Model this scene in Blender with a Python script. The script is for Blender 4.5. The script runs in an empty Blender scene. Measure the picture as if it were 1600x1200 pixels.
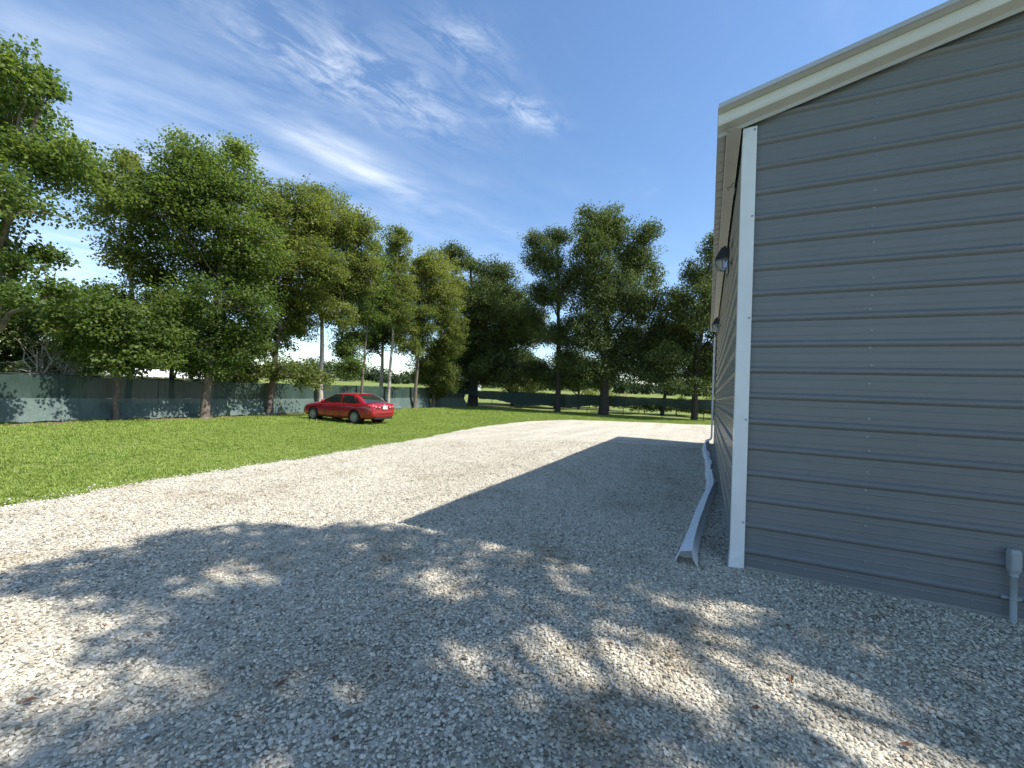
import bpy, bmesh, math, random
import numpy as np
from mathutils import Vector, Matrix

SC = bpy.context.scene
COL = SC.collection
rng = np.random.default_rng(11)
random.seed(4)

# ------------------------------------------------------------------ camera
CAM_LOC = Vector((-0.2263, -4.2504, 1.48))
CAM_R = Vector((0.903605, 0.426258, 0.042441))
CAM_U = Vector((-0.029401, -0.037127, 0.998878))
CAM_F = Vector((-0.427356, 0.903839, 0.021016))
cam = bpy.data.cameras.new('camera')
cam.sensor_width = 36.0
cam.lens = 648.9 / 1600 * 36
cam.clip_start = 0.05
cam.clip_end = 3000
cam_o = bpy.data.objects.new('camera', cam)
COL.objects.link(cam_o)
M = Matrix.Identity(4)
for i in range(3):
    M[i][0], M[i][1], M[i][2], M[i][3] = CAM_R[i], CAM_U[i], -CAM_F[i], CAM_LOC[i]
cam_o.matrix_world = M
SC.camera = cam_o

# ------------------------------------------------------------------ sun, sky, exposure
SUN = Vector((3.08, 0.43, 4.17)).normalized()
sun = bpy.data.lights.new('sun', 'SUN')
sun.energy = 4.7
sun.angle = math.radians(0.55)
sun.color = (1.0, 0.965, 0.92)
sun_o = bpy.data.objects.new('sun', sun)
sun_o.rotation_euler = SUN.to_track_quat('Z', 'Y').to_euler()
sun_o.location = (30, 5, 40)
COL.objects.link(sun_o)

W = bpy.data.worlds.new('World')
SC.world = W
W.use_nodes = True
nt = W.node_tree
nt.nodes.clear()
N = nt.nodes.new
LK = nt.links.new


def wm(op, a, b=None, c=None, clamp=False):
    n = N('ShaderNodeMath'); n.operation = op; n.use_clamp = clamp
    for i, v in enumerate((a, b, c)):
        if v is None: continue
        if isinstance(v, (int, float)): n.inputs[i].default_value = v
        else: LK(v, n.inputs[i])
    return n.outputs[0]


out = N('ShaderNodeOutputWorld'); bg = N('ShaderNodeBackground')
sky = N('ShaderNodeTexSky'); sky.sky_type = 'NISHITA'; sky.sun_disc = False
sky.sun_elevation = math.asin(SUN.z)
sky.sun_rotation = math.atan2(SUN.x, SUN.y)
sky.altitude = 10; sky.air_density = 1.0; sky.dust_density = 0.4; sky.ozone_density = 1.6
tc = N('ShaderNodeTexCoord'); sep = N('ShaderNodeSeparateXYZ'); LK(tc.outputs['Generated'], sep.inputs[0])
zc = wm('MAXIMUM', sep.outputs[2], 0.04)
cpx = wm('DIVIDE', sep.outputs[0], zc); cpy = wm('DIVIDE', sep.outputs[1], zc)
# along / across the cirrus streaks
ca, sa = math.cos(math.radians(68)), math.sin(math.radians(68))
al = wm('ADD', wm('MULTIPLY', cpx, ca), wm('MULTIPLY', cpy, sa))
ac = wm('SUBTRACT', wm('MULTIPLY', cpy, ca), wm('MULTIPLY', cpx, sa))
cmb = N('ShaderNodeCombineXYZ'); LK(wm('MULTIPLY', al, 1.0), cmb.inputs[0]); LK(wm('MULTIPLY', ac, 1.9), cmb.inputs[1])


def noise(scale, detail, rough, dist=0.0, off=0.0):
    n = N('ShaderNodeTexNoise'); n.inputs['Scale'].default_value = scale
    n.inputs['Detail'].default_value = detail; n.inputs['Roughness'].default_value = rough
    n.inputs['Distortion'].default_value = dist
    ad = N('ShaderNodeVectorMath'); ad.operation = 'ADD'; LK(cmb.outputs[0], ad.inputs[0])
    ad.inputs[1].default_value = (off, off * .7, off * .3); LK(ad.outputs[0], n.inputs['Vector'])
    return n.outputs[0]


def blob(x, y, rx, ry, ang):
    c, s = math.cos(math.radians(ang)), math.sin(math.radians(ang))
    dx = wm('SUBTRACT', cpx, x); dy = wm('SUBTRACT', cpy, y)
    a = wm('DIVIDE', wm('ADD', wm('MULTIPLY', dx, c), wm('MULTIPLY', dy, s)), rx)
    b = wm('DIVIDE', wm('SUBTRACT', wm('MULTIPLY', dy, c), wm('MULTIPLY', dx, s)), ry)
    q = wm('ADD', wm('MULTIPLY', a, a), wm('MULTIPLY', b, b))
    return wm('POWER', 2.718, wm('MULTIPLY', q, -1.0))


fine = noise(6.0, 10, 0.66, 0.55)
soft = noise(2.2, 6, 0.55, 0.3, 3.1)
m_puff = wm('ADD', blob(-1.06, 0.97, 0.36, 0.17, 60), wm('ADD', wm('MULTIPLY', blob(-0.60, 1.33, 0.13, 0.065, 60), 1.0), wm('MULTIPLY', blob(-0.66, 1.0, 0.13, 0.09, 66), 0.7)))
m_veil = wm('ADD', blob(-1.45, 1.40, 0.46, 0.13, 86), wm('ADD', wm('MULTIPLY', blob(-2.2, 0.75, 1.0, 0.6, 50), 0.6), wm('MULTIPLY', blob(-5.0, 1.9, 3.4, 1.5, 25), 0.8)))
c1 = wm('MULTIPLY', wm('MULTIPLY', wm('SUBTRACT', fine, 0.42), 3.0, clamp=True), m_puff)
c2 = wm('MULTIPLY', wm('MULTIPLY', wm('SUBTRACT', soft, 0.30), 2.4, clamp=True), m_veil)
c3 = wm('MULTIPLY', wm('MULTIPLY', wm('SUBTRACT', soft, 0.58), 1.0, clamp=True), 0.2)
cl = wm('ADD', wm('ADD', wm('MULTIPLY', c1, 0.62), wm('MULTIPLY', c2, 0.62)), c3, clamp=True)
cl = wm('MULTIPLY', cl, wm('MULTIPLY', sep.outputs[2], 6.0, clamp=True))
mix = N('ShaderNodeMix'); mix.data_type = 'RGBA'
LK(cl, mix.inputs['Factor']); hs_ = N('ShaderNodeHueSaturation'); hs_.inputs['Saturation'].default_value = 1.12; LK(sky.outputs[0], hs_.inputs['Color']); LK(hs_.outputs[0], mix.inputs[6]); mix.inputs[7].default_value = (5.6, 5.9, 6.2, 1)
LK(mix.outputs[2], bg.inputs['Color']); bg.inputs['Strength'].default_value = 0.15
LK(bg.outputs[0], out.inputs[0])

SC.view_settings.view_transform = 'Standard'
SC.view_settings.look = 'None'
SC.view_settings.gamma = 1
SC.view_settings.exposure = 0.62
SC.render.engine = 'CYCLES'
SC.cycles.max_bounces = 8
SC.cycles.transparent_max_bounces = 12
SC.cycles.use_denoising = True


# ------------------------------------------------------------------ helpers
def tag(o, label=None, cat=None, group=None, kind=None):
    if label: o['label'] = label
    if cat: o['category'] = cat
    if group: o['group'] = group
    if kind: o['kind'] = kind
    return o


def mesh_obj(name, verts, faces, mat, parent=None, smooth=False):
    me = bpy.data.meshes.new(name)
    me.from_pydata([tuple(v) for v in verts], [], [tuple(f) for f in faces])
    me.update()
    if smooth:
        me.polygons.foreach_set('use_smooth', [True] * len(me.polygons))
    if mat: me.materials.append(mat)
    o = bpy.data.objects.new(name, me)
    COL.objects.link(o)
    if parent: o.parent = parent
    return o


def empty(name, loc=(0, 0, 0), rz=0):
    o = bpy.data.objects.new(name, None)
    o.location = loc; o.rotation_euler = (0, 0, rz)
    o.empty_display_size = 0.2
    COL.objects.link(o)
    return o


class MB:
    """collects pieces of one mesh"""
    def __init__(self): self.v = []; self.f = []

    def add(self, v, f):
        n = len(self.v); self.v += [tuple(x) for x in v]; self.f += [tuple(i + n for i in q) for q in f]; return self

    def box(self, a, b):
        x0, y0, z0 = a; x1, y1, z1 = b
        return self.add([(x0, y0, z0), (x1, y0, z0), (x1, y1, z0), (x0, y1, z0), (x0, y0, z1), (x1, y0, z1), (x1, y1, z1), (x0, y1, z1)],
                        [(3, 2, 1, 0), (4, 5, 6, 7), (0, 1, 5, 4), (1, 2, 6, 5), (2, 3, 7, 6), (3, 0, 4, 7)])

    def tube(self, pts, rad, n=8, cap=True):
        pts = [Vector(p) for p in pts]
        rad = rad if isinstance(rad, (list, tuple)) else [rad] * len(pts)
        rings = []
        ref = Vector((0.31, 0.17, 0.93)).normalized()
        V = []; Fc = []
        for i, p in enumerate(pts):
            t = (pts[min(i + 1, len(pts) - 1)] - pts[max(i - 1, 0)])
            t = t.normalized() if t.length > 1e-9 else Vector((0, 0, 1))
            r0 = Vector((1, 0.05, 0)) if abs(t.z) > 0.8 else ref
            a = t.cross(r0).normalized(); b = t.cross(a).normalized()
            for k in range(n):
                an = 2 * math.pi * k / n
                V.append(p + (a * math.cos(an) + b * math.sin(an)) * rad[i])
        for i in range(len(pts) - 1):
            for k in range(n):
                k2 = (k + 1) % n
                Fc.append((i * n + k, i * n + k2, (i + 1) * n + k2, (i + 1) * n + k))
        if cap:
            Fc.append(tuple(range(n))); Fc.append(tuple(reversed(range((len(pts) - 1) * n, len(pts) * n))))
        return self.add(V, Fc)

    def lathe(self, prof, axis='y', n=24, center=(0, 0, 0)):
        V = []; Fc = []
        for (a, r) in prof:
            for k in range(n):
                t = 2 * math.pi * k / n
                c, s = r * math.cos(t), r * math.sin(t)
                V.append((center[0] + c, center[1] + a, center[2] + s) if axis == 'y' else (center[0] + c, center[1] + s, center[2] + a))
        for i in range(len(prof) - 1):
            for k in range(n):
                k2 = (k + 1) % n
                Fc.append((i * n + k, (i + 1) * n + k, (i + 1) * n + k2, i * n + k2))
        return self.add(V, Fc)

    def build(self, name, mat, parent=None, smooth=False):
        return mesh_obj(name, self.v, self.f, mat, parent, smooth)


def sstep(t):
    t = np.clip(t, 0, 1); return t * t * (3 - 2 * t)


def terr(x, y):
    """height of the land: a level pad under the building, the lawn a little lower, fields rising far off"""
    x = np.asarray(x, float); y = np.asarray(y, float)
    dx = np.maximum(np.maximum(-2.5 - x, x - 14), 0); dy = np.maximum(np.maximum(-7 - y, y - 13), 0)
    z = -(0.36 - 0.18 * sstep((y - 8) / 22)) * sstep(np.hypot(dx, dy) / 9)
    R = np.hypot(x + 2, y)
    return z + np.clip(R - 42, 0, 358) * 0.028


def tz(x, y): return float(terr(x, y))


# ------------------------------------------------------------------ materials
def mat_new(name):
    m = bpy.data.materials.new(name); m.use_nodes = True
    t = m.node_tree; b = t.nodes['Principled BSDF']
    return m, t, b


def nd(t, typ, **kw):
    n = t.nodes.new(typ)
    for k, v in kw.items(): setattr(n, k, v)
    return n


def ramp(t, fac, stops):
    r = nd(t, 'ShaderNodeValToRGB')
    el = r.color_ramp.elements
    while len(el) < len(stops): el.new(0.5)
    for e, (p, c) in zip(el, stops):
        e.position = p; e.color = (*c, 1)
    t.links.new(fac, r.inputs[0])
    return r.outputs[0]


def coords(t, kind='Object', scale=(1, 1, 1)):
    c = nd(t, 'ShaderNodeTexCoord'); mp = nd(t, 'ShaderNodeMapping'); mp.inputs['Scale'].default_value = scale
    t.links.new(c.outputs[kind], mp.inputs[0]); return mp.outputs[0]


def geo_pos(t):
    return nd(t, 'ShaderNodeNewGeometry').outputs['Position']


def tnoise(t, vec, scale, detail=4, rough=0.55, dist=0):
    n = nd(t, 'ShaderNodeTexNoise'); n.inputs['Scale'].default_value = scale; n.inputs['Detail'].default_value = detail
    n.inputs['Roughness'].default_value = rough; n.inputs['Distortion'].default_value = dist
    t.links.new(vec, n.inputs['Vector']); return n.outputs[0]


def bump(t, b, h, strength, dist):
    n = nd(t, 'ShaderNodeBump'); n.inputs['Strength'].default_value = strength; n.inputs['Distance'].default_value = dist
    t.links.new(h, n.inputs['Height']); t.links.new(n.outputs[0], b.inputs['Normal']); return n


def simple(name, col, rough=0.5, metal=0.0, var=0.12, scale=6.0, bumpd=0.0, coat=0.0, spec=0.5):
    m, t, b = mat_new(name)
    p = coords(t)
    f = tnoise(t, p, scale, 5, 0.6)
    c = ramp(t, f, [(0.25, tuple(x * (1 - var) for x in col)), (0.75, tuple(min(1, x * (1 + var)) for x in col))])
    t.links.new(c, b.inputs['Base Color'])
    b.inputs['Roughness'].default_value = rough; b.inputs['Metallic'].default_value = metal
    b.inputs['Specular IOR Level'].default_value = spec
    b.inputs['Coat Weight'].default_value = coat
    if bumpd: bump(t, b, tnoise(t, p, scale * 4, 4, 0.6), 0.6, bumpd)
    return m


MAT = {}


def m_siding():
    m, t, b = mat_new('grey_painted_steel')
    p = geo_pos(t)
    f = tnoise(t, p, 1.3, 5, 0.6)
    mp = nd(t, 'ShaderNodeMapping'); mp.inputs['Scale'].default_value = (1.5, 1.5, 42); t.links.new(p, mp.inputs[0])
    g = tnoise(t, mp.outputs[0], 1.0, 5, 0.6)
    mx = nd(t, 'ShaderNodeMath', operation='ADD'); t.links.new(f, mx.inputs[0]); t.links.new(g, mx.inputs[1])
    hf = nd(t, 'ShaderNodeMath', operation='MULTIPLY'); hf.inputs[1].default_value = 0.5; t.links.new(mx.outputs[0], hf.inputs[0])
    c = ramp(t, hf.outputs[0], [(0.3, (0.158, 0.166, 0.171)), (0.7, (0.197, 0.205, 0.210))])
    t.links.new(c, b.inputs['Base Color'])
    rr = nd(t, 'ShaderNodeMapRange'); rr.inputs[3].default_value = 0.36; rr.inputs[4].default_value = 0.52; t.links.new(f, rr.inputs[0]); t.links.new(rr.outputs[0], b.inputs['Roughness'])
    b.inputs['Coat Weight'].default_value = 0.12; b.inputs['Coat Roughness'].default_value = 0.12
    bump(t, b, tnoise(t, p, 2.4, 3, 0.5), 0.35, 0.012)
    return m


MAT['siding'] = m_siding()
MAT['white_trim'] = simple('white_painted_trim', (0.80, 0.81, 0.81), 0.35, var=0.06, scale=3, coat=0.2)
MAT['fascia'] = simple('white_fascia', (0.72, 0.735, 0.74), 0.4, var=0.06, scale=3)
MAT['bounce_cream'] = simple('bounce_cream_soffit', (0.47, 0.455, 0.42), 0.45, var=0.08, scale=3)  # soffit trim, its beige is warm bounce off the gravel put into the colour
MAT['roof'] = simple('galvalume_roof', (0.55, 0.54, 0.52), 0.38, 0.35, var=0.08, scale=2)
MAT['concrete'] = simple('concrete', (0.33, 0.31, 0.28), 0.9, var=0.25, scale=9, bumpd=0.006)
MAT['screw'] = simple('grey_screw', (0.30, 0.32, 0.34), 0.35, 0.5)
MAT['pvc'] = simple('grey_conduit', (0.33, 0.37, 0.38), 0.5, var=0.08)
MAT['black_metal'] = simple('black_metal', (0.02, 0.02, 0.022), 0.45)
MAT['post'] = simple('dark_post', (0.035, 0.045, 0.04), 0.6, 0.3)
MAT['bark'] = simple('grey_brown_bark', (0.16, 0.125, 0.095), 0.9, var=0.45, scale=7, bumpd=0.03)
MAT['bark_pale'] = simple('pale_bark', (0.40, 0.35, 0.29), 0.85, var=0.3, scale=7, bumpd=0.02)
MAT['bark_dark'] = simple('dark_oak_bark', (0.05, 0.042, 0.036), 0.95, var=0.4, scale=8, bumpd=0.03)  # oak bark, darkened further for the shade under the crowns


def m_glass(name, col, rough=0.05):
    m, t, b = mat_new(name)
    b.inputs['Base Color'].default_value = (*col, 1); b.inputs['Roughness'].default_value = rough
    b.inputs['Transmission Weight'].default_value = 0.9; b.inputs['IOR'].default_value = 1.45
    f = tnoise(t, coords(t), 30, 3); bump(t, b, f, 0.1, 0.002)
    return m


MAT['lens'] = m_glass('ribbed_clear_lens', (0.75, 0.75, 0.72), 0.25)


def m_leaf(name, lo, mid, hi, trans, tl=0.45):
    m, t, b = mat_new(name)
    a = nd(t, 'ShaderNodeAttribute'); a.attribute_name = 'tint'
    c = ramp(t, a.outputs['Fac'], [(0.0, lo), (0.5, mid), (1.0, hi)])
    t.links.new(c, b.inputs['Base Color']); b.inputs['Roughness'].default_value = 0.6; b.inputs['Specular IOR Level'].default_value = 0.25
    tr = nd(t, 'ShaderNodeBsdfTranslucent')
    mc = nd(t, 'ShaderNodeMix', data_type='RGBA', blend_type='MULTIPLY'); mc.inputs['Factor'].default_value = 1
    t.links.new(c, mc.inputs[6]); mc.inputs[7].default_value = (*trans, 1)
    t.links.new(mc.outputs[2], tr.inputs[0])
    ms = nd(t, 'ShaderNodeMixShader'); ms.inputs[0].default_value = tl
    t.links.new(b.outputs[0], ms.inputs[1]); t.links.new(tr.outputs[0], ms.inputs[2])
    t.links.new(ms.outputs[0], t.nodes['Material Output'].inputs[0])
    return m


MAT['leaf_green'] = m_leaf('leaf_sweetgum', (0.050, 0.085, 0.022), (0.108, 0.155, 0.040), (0.215, 0.245, 0.07), (1.5, 1.7, 0.7))
MAT['leaf_olive'] = m_leaf('leaf_olive', (0.066, 0.098, 0.026), (0.142, 0.172, 0.044), (0.26, 0.265, 0.08), (1.5, 1.6, 0.7))
MAT['leaf_dark'] = m_leaf('leaf_oak', (0.044, 0.066, 0.022), (0.09, 0.12, 0.038), (0.175, 0.20, 0.06), (1.3, 1.5, 0.6), 0.25)
MAT['leaf_far'] = m_leaf('leaf_far', (0.03, 0.05, 0.02), (0.05, 0.08, 0.028), (0.085, 0.115, 0.04), (1.2, 1.3, 0.7), 0.15)
MAT['leaf_dry'] = m_leaf('leaf_dry', (0.05, 0.06, 0.025), (0.10, 0.11, 0.05), (0.19, 0.18, 0.09), (1.3, 1.3, 0.8), 0.2)
MAT['brown_leaf'] = simple('dead_leaf', (0.16, 0.075, 0.035), 0.75, var=0.5, scale=30)


def m_ground():
    m, t, b = mat_new('lawn_soil')
    p = geo_pos(t)
    f1 = tnoise(t, p, 0.35, 5, 0.6); f2 = tnoise(t, p, 14, 6, 0.7)
    mx = nd(t, 'ShaderNodeMath', operation='MULTIPLY_ADD'); t.links.new(f2, mx.inputs[0]); mx.inputs[1].default_value = 0.55
    ad = nd(t, 'ShaderNodeMath', operation='MULTIPLY'); ad.inputs[1].default_value = 0.5; t.links.new(f1, ad.inputs[0]); t.links.new(ad.outputs[0], mx.inputs[2])
    c = ramp(t, mx.outputs[0], [(0.3, (0.10, 0.13, 0.03)), (0.5, (0.18, 0.22, 0.055)), (0.72, (0.26, 0.28, 0.10))])
    # bare reddish soil along the fence foot
    sx = nd(t, 'ShaderNodeSeparateXYZ'); t.links.new(p, sx.inputs[0])
    ln = nd(t, 'ShaderNodeMath', operation='MULTIPLY_ADD'); t.links.new(sx.outputs[1], ln.inputs[0]); ln.inputs[1].default_value = 0.024; t.links.new(sx.outputs[0], ln.inputs[2])
    dd = nd(t, 'ShaderNodeMath', operation='ADD'); t.links.new(ln.outputs[0], dd.inputs[0]); dd.inputs[1].default_value = 21.9
    ab = nd(t, 'ShaderNodeMath', operation='ABSOLUTE'); t.links.new(dd.outputs[0], ab.inputs[0])
    wob = nd(t, 'ShaderNodeMath', operation='MULTIPLY_ADD'); t.links.new(tnoise(t, p, 0.9, 4, 0.6), wob.inputs[0]); wob.inputs[1].default_value = -2.2; t.links.new(ab.outputs[0], wob.inputs[2])
    mr = nd(t, 'ShaderNodeMapRange'); mr.inputs[1].default_value = -0.1; mr.inputs[2].default_value = -0.45; mr.inputs[3].default_value = 0; mr.inputs[4].default_value = 1
    t.links.new(wob.outputs[0], mr.inputs[0])
    mc = nd(t, 'ShaderNodeMix', data_type='RGBA'); t.links.new(mr.outputs[0], mc.inputs['Factor']); t.links.new(c, mc.inputs[6]); mc.inputs[7].default_value = (0.20, 0.135, 0.085, 1)
    t.links.new(mc.outputs[2], b.inputs['Base Color']); b.inputs['Roughness'].default_value = 0.95; b.inputs['Specular IOR Level'].default_value = 0.15
    bump(t, b, f2, 0.9, 0.06)
    return m


def m_gravel_sheet():
    m, t, b = mat_new('packed_limestone')
    p = geo_pos(t)
    vo = nd(t, 'ShaderNodeTexVoronoi'); vo.inputs['Scale'].default_value = 48; t.links.new(p, vo.inputs['Vector'])
    vo2 = nd(t, 'ShaderNodeTexVoronoi'); vo2.inputs['Scale'].default_value = 21; t.links.new(p, vo2.inputs['Vector'])
    sp = nd(t, 'ShaderNodeSeparateColor'); t.links.new(vo.outputs['Color'], sp.inputs[0])
    sp2 = nd(t, 'ShaderNodeSeparateColor'); t.links.new(vo2.outputs['Color'], sp2.inputs[0])
    av = nd(t, 'ShaderNodeMath', operation='MULTIPLY_ADD'); t.links.new(sp.outputs[0], av.inputs[0]); av.inputs[1].default_value = 0.55
    hb = nd(t, 'ShaderNodeMath', operation='MULTIPLY'); hb.inputs[1].default_value = 0.45; t.links.new(sp2.outputs[1], hb.inputs[0]); t.links.new(hb.outputs[0], av.inputs[2])
    c = ramp(t, av.outputs[0], [(0.05, (0.24, 0.215, 0.17)), (0.3, (0.49, 0.45, 0.355)), (0.6, (0.62, 0.57, 0.455)), (0.95, (0.75, 0.70, 0.575))])
    # tracks and patches of fines
    f = tnoise(t, p, 0.8, 6, 0.62)
    mp = nd(t, 'ShaderNodeMapping'); mp.inputs['Scale'].default_value = (1.3, .07, 1); mp.inputs['Rotation'].default_value = (0, 0, .06); t.links.new(p, mp.inputs[0])
    f2 = tnoise(t, mp.outputs[0], 1.0, 4, .55)
    fa = nd(t, 'ShaderNodeMath', operation='MULTIPLY_ADD'); t.links.new(f2, fa.inputs[0]); fa.inputs[1].default_value = .5
    fb = nd(t, 'ShaderNodeMath', operation='MULTIPLY'); fb.inputs[1].default_value = .5; t.links.new(f, fb.inputs[0]); t.links.new(fb.outputs[0], fa.inputs[2])
    pr = ramp(t, fa.outputs[0], [(0.36, (0.80, 0.77, 0.73)), (0.58, (1.03, 1.02, 1.0))])
    mc = nd(t, 'ShaderNodeMix', data_type='RGBA', blend_type='MULTIPLY'); mc.inputs['Factor'].default_value = 1
    t.links.new(c, mc.inputs[6]); t.links.new(pr, mc.inputs[7])
    t.links.new(mc.outputs[2], b.inputs['Base Color']); b.inputs['Roughness'].default_value = 0.95; b.inputs['Specular IOR Level'].default_value = 0.2
    inv = nd(t, 'ShaderNodeMath', operation='SUBTRACT'); inv.inputs[0].default_value = 1; t.links.new(vo.outputs['Distance'], inv.inputs[1])
    bump(t, b, inv.outputs[0], 0.9, 0.018)
    return m


def m_pebble():
    m, t, b = mat_new('limestone_pebble')
    oi = nd(t, 'ShaderNodeObjectInfo')
    c = ramp(t, oi.outputs['Random'], [(0.0, (0.17, 0.155, 0.125)), (0.12, (0.40, 0.365, 0.295)), (0.42, (0.61, 0.56, 0.45)), (0.8, (0.75, 0.695, 0.565)), (0.97, (0.84, 0.79, 0.67)), (1.0, (0.30, 0.19, 0.13))])
    n = tnoise(t, coords(t), 2.5, 5, 0.65)
    n2 = tnoise(t, oi.outputs['Location'], 0.9, 5, 0.65)
    pr2 = ramp(t, n2, [(0.33, (0.62, 0.55, 0.46)), (0.46, (0.97, 0.96, 0.94)), (0.7, (1.04, 1.04, 1.04))])
    pr = ramp(t, n, [(0.3, (0.78, 0.77, 0.75)), (0.65, (1.05, 1.05, 1.04))])
    m2 = nd(t, 'ShaderNodeMix', data_type='RGBA', blend_type='MULTIPLY'); m2.inputs['Factor'].default_value = 1; t.links.new(pr, m2.inputs[6]); t.links.new(pr2, m2.inputs[7]); pr = m2.outputs[2]
    mc = nd(t, 'ShaderNodeMix', data_type='RGBA', blend_type='MULTIPLY'); mc.inputs['Factor'].default_value = 1
    t.links.new(c, mc.inputs[6]); t.links.new(pr, mc.inputs[7]); t.links.new(mc.outputs[2], b.inputs['Base Color'])
    b.inputs['Roughness'].default_value = 0.85; b.inputs['Specular IOR Level'].default_value = 0.25
    return m


def m_grass():
    m, t, b = mat_new('grass_blade')
    oi = nd(t, 'ShaderNodeObjectInfo')
    n = tnoise(t, oi.outputs['Location'], 0.45, 4, 0.6)
    ad = nd(t, 'ShaderNodeMath', operation='MULTIPLY_ADD'); t.links.new(oi.outputs['Random'], ad.inputs[0]); ad.inputs[1].default_value = 0.40
    h = nd(t, 'ShaderNodeMath', operation='MULTIPLY'); h.inputs[1].default_value = 0.74; t.links.new(n, h.inputs[0]); t.links.new(h.outputs[0], ad.inputs[2])
    c = ramp(t, ad.outputs[0], [(0.2, (0.20, 0.29, 0.05)), (0.5, (0.295, 0.385, 0.075)), (0.8, (0.37, 0.46, 0.105)), (0.97, (0.46, 0.45, 0.20))])
    t.links.new(c, b.inputs['Base Color']); b.inputs['Roughness'].default_value = 0.5; b.inputs['Specular IOR Level'].default_value = 0.3
    tr = nd(t, 'ShaderNodeBsdfTranslucent'); t.links.new(c, tr.inputs[0])
    ms = nd(t, 'ShaderNodeMixShader'); ms.inputs[0].default_value = 0.4
    t.links.new(b.outputs[0], ms.inputs[1]); t.links.new(tr.outputs[0], ms.inputs[2]); t.links.new(ms.outputs[0], t.nodes['Material Output'].inputs[0])
    return m


MAT['ground'] = m_ground(); MAT['gravel'] = m_gravel_sheet(); MAT['pebble'] = m_pebble(); MAT['grass'] = m_grass()


def m_screen(name, col, hole):
    """knitted windscreen cloth: fine holes let some light through"""
    m, t, b = mat_new(name)
    p = geo_pos(t)
    f = tnoise(t, p, 1.1, 5, 0.6)
    mp = nd(t, 'ShaderNodeMapping'); mp.inputs['Scale'].default_value = (6, 6, 0.6); t.links.new(p, mp.inputs[0])
    g = tnoise(t, mp.outputs[0], 1.0, 4, 0.6)
    c = ramp(t, f, [(0.3, tuple(x * .8 for x in col)), (0.7, tuple(x * 1.2 for x in col))])
    t.links.new(c, b.inputs['Base Color']); b.inputs['Roughness'].default_value = 0.55; b.inputs['Specular IOR Level'].default_value = 0.3
    bump(t, b, g, 0.8, 0.09)
    tr = nd(t, 'ShaderNodeBsdfTransparent'); ms = nd(t, 'ShaderNodeMixShader'); ms.inputs[0].default_value = hole
    t.links.new(b.outputs[0], ms.inputs[1]); t.links.new(tr.outputs[0], ms.inputs[2]); t.links.new(ms.outputs[0], t.nodes['Material Output'].inputs[0])
    return m


MAT['screen'] = m_screen('green_windscreen', (0.034, 0.060, 0.048), 0.015)
MAT['screen_low'] = m_screen('green_windscreen_lit', (0.092, 0.132, 0.113), 0.01)  # paler green carries the light that the bulging lower half catches

# ------------------------------------------------------------------ ground
def axis_vals(lo, hi, flo, fhi, fine):
    v = list(np.arange(flo, fhi + 1e-6, fine))
    s = fine; x = fhi
    while x < hi: s *= 1.22; x += s; v.append(x)
    s = fine; x = flo
    while x > lo: s *= 1.22; x -= s; v.insert(0, x)
    return np.array(v)


gx = axis_vals(-1500, 1500, -30, 20, 0.6); gy = axis_vals(-1200, 1600, -14, 42, 0.6)
GX, GY = np.meshgrid(gx, gy, indexing='ij')
und = 0.02 * np.sin(GX * 0.9 + 0.6 * GY) + 0.015 * np.sin(GY * 1.3 - GX * 0.4)
pad = (GX > -11.5) & (GX < 22) & (GY < 30)
GZ = terr(GX, GY) + np.where(pad, -0.05, und * np.clip((np.abs(GX + 4) - 7) / 6, 0, 1) * 0.8)
inb = (GX > -0.3) & (GX < 9.5) & (GY > -0.3) & (GY < 12.3)
nx, ny = len(gx), len(gy)
idx = np.arange(nx * ny).reshape(nx, ny)
faces = np.stack([idx[:-1, :-1], idx[1:, :-1], idx[1:, 1:], idx[:-1, 1:]], -1).reshape(-1, 4)
ground = mesh_obj('ground', np.stack([GX, GY, GZ], -1).reshape(-1, 3).tolist(), faces.tolist(), MAT['ground'], smooth=True)
tag(ground, 'green lawn and flat fields around the building', 'ground', kind='structure')

EY = [-16, -6, -2.19, -1.17, 0.29, 1.51, 3.13, 5.8, 11.16, 15.11, 18, 20.04, 21.27, 22.3, 23.43, 25.45, 27.55, 30, 33]
EX = [-8.1, -8.2, -8.34, -8.61, -8.93, -8.92, -8.92, -9.29, -10.3, -10.75, -10.6, -10.26, -9.87, -9.4, -8.81, -5.27, -0.42, 6.0, 13.0]


def gravel_left(y):
    y = np.asarray(y, float)
    return np.interp(y, EY, EX) + 0.07 * np.sin(y * 3.1) + 0.05 * np.sin(y * 7.7 + 1) + 0.04 * np.sin(y * 17.3)


gys = np.concatenate([np.arange(-9, 22, 0.16), np.arange(22, 32.5, 0.08)])
cols = np.concatenate([[0, .004, .012], np.linspace(.03, 1, 40)])
GVY = np.repeat(gys[:, None], len(cols), 1)
lx = gravel_left(gys)[:, None]
GVX = lx + (22 - lx) * cols[None, :]
GVZ = terr(GVX, GVY) + 0.012 + 0.008 * np.sin(GVX * 1.7 + GVY) - np.where(cols[None, :] == 0, 0.05, 0)
idx = np.arange(GVX.size).reshape(GVX.shape)
faces = np.stack([idx[:-1, :-1], idx[:-1, 1:], idx[1:, 1:], idx[1:, :-1]], -1).reshape(-1, 4)
gravel = mesh_obj('gravel_drive', np.stack([GVX, GVY, GVZ], -1).reshape(-1, 3).tolist(), faces.tolist(), MAT['gravel'], smooth=True)
tag(gravel, 'pale crushed limestone gravel drive beside the building', 'gravel', kind='structure')

# ------------------------------------------------------------------ metal building
BW, BL, EAVE, SL = 9.14, 11.9, 4.0, 0.25
RZ0, RS = 0.176, 0.2286      # first rib, rib spacing
bld = empty('metal_building', (0, 0, 0))
tag(bld, 'grey ribbed steel building with white corner trim and gable roof', 'building')


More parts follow.
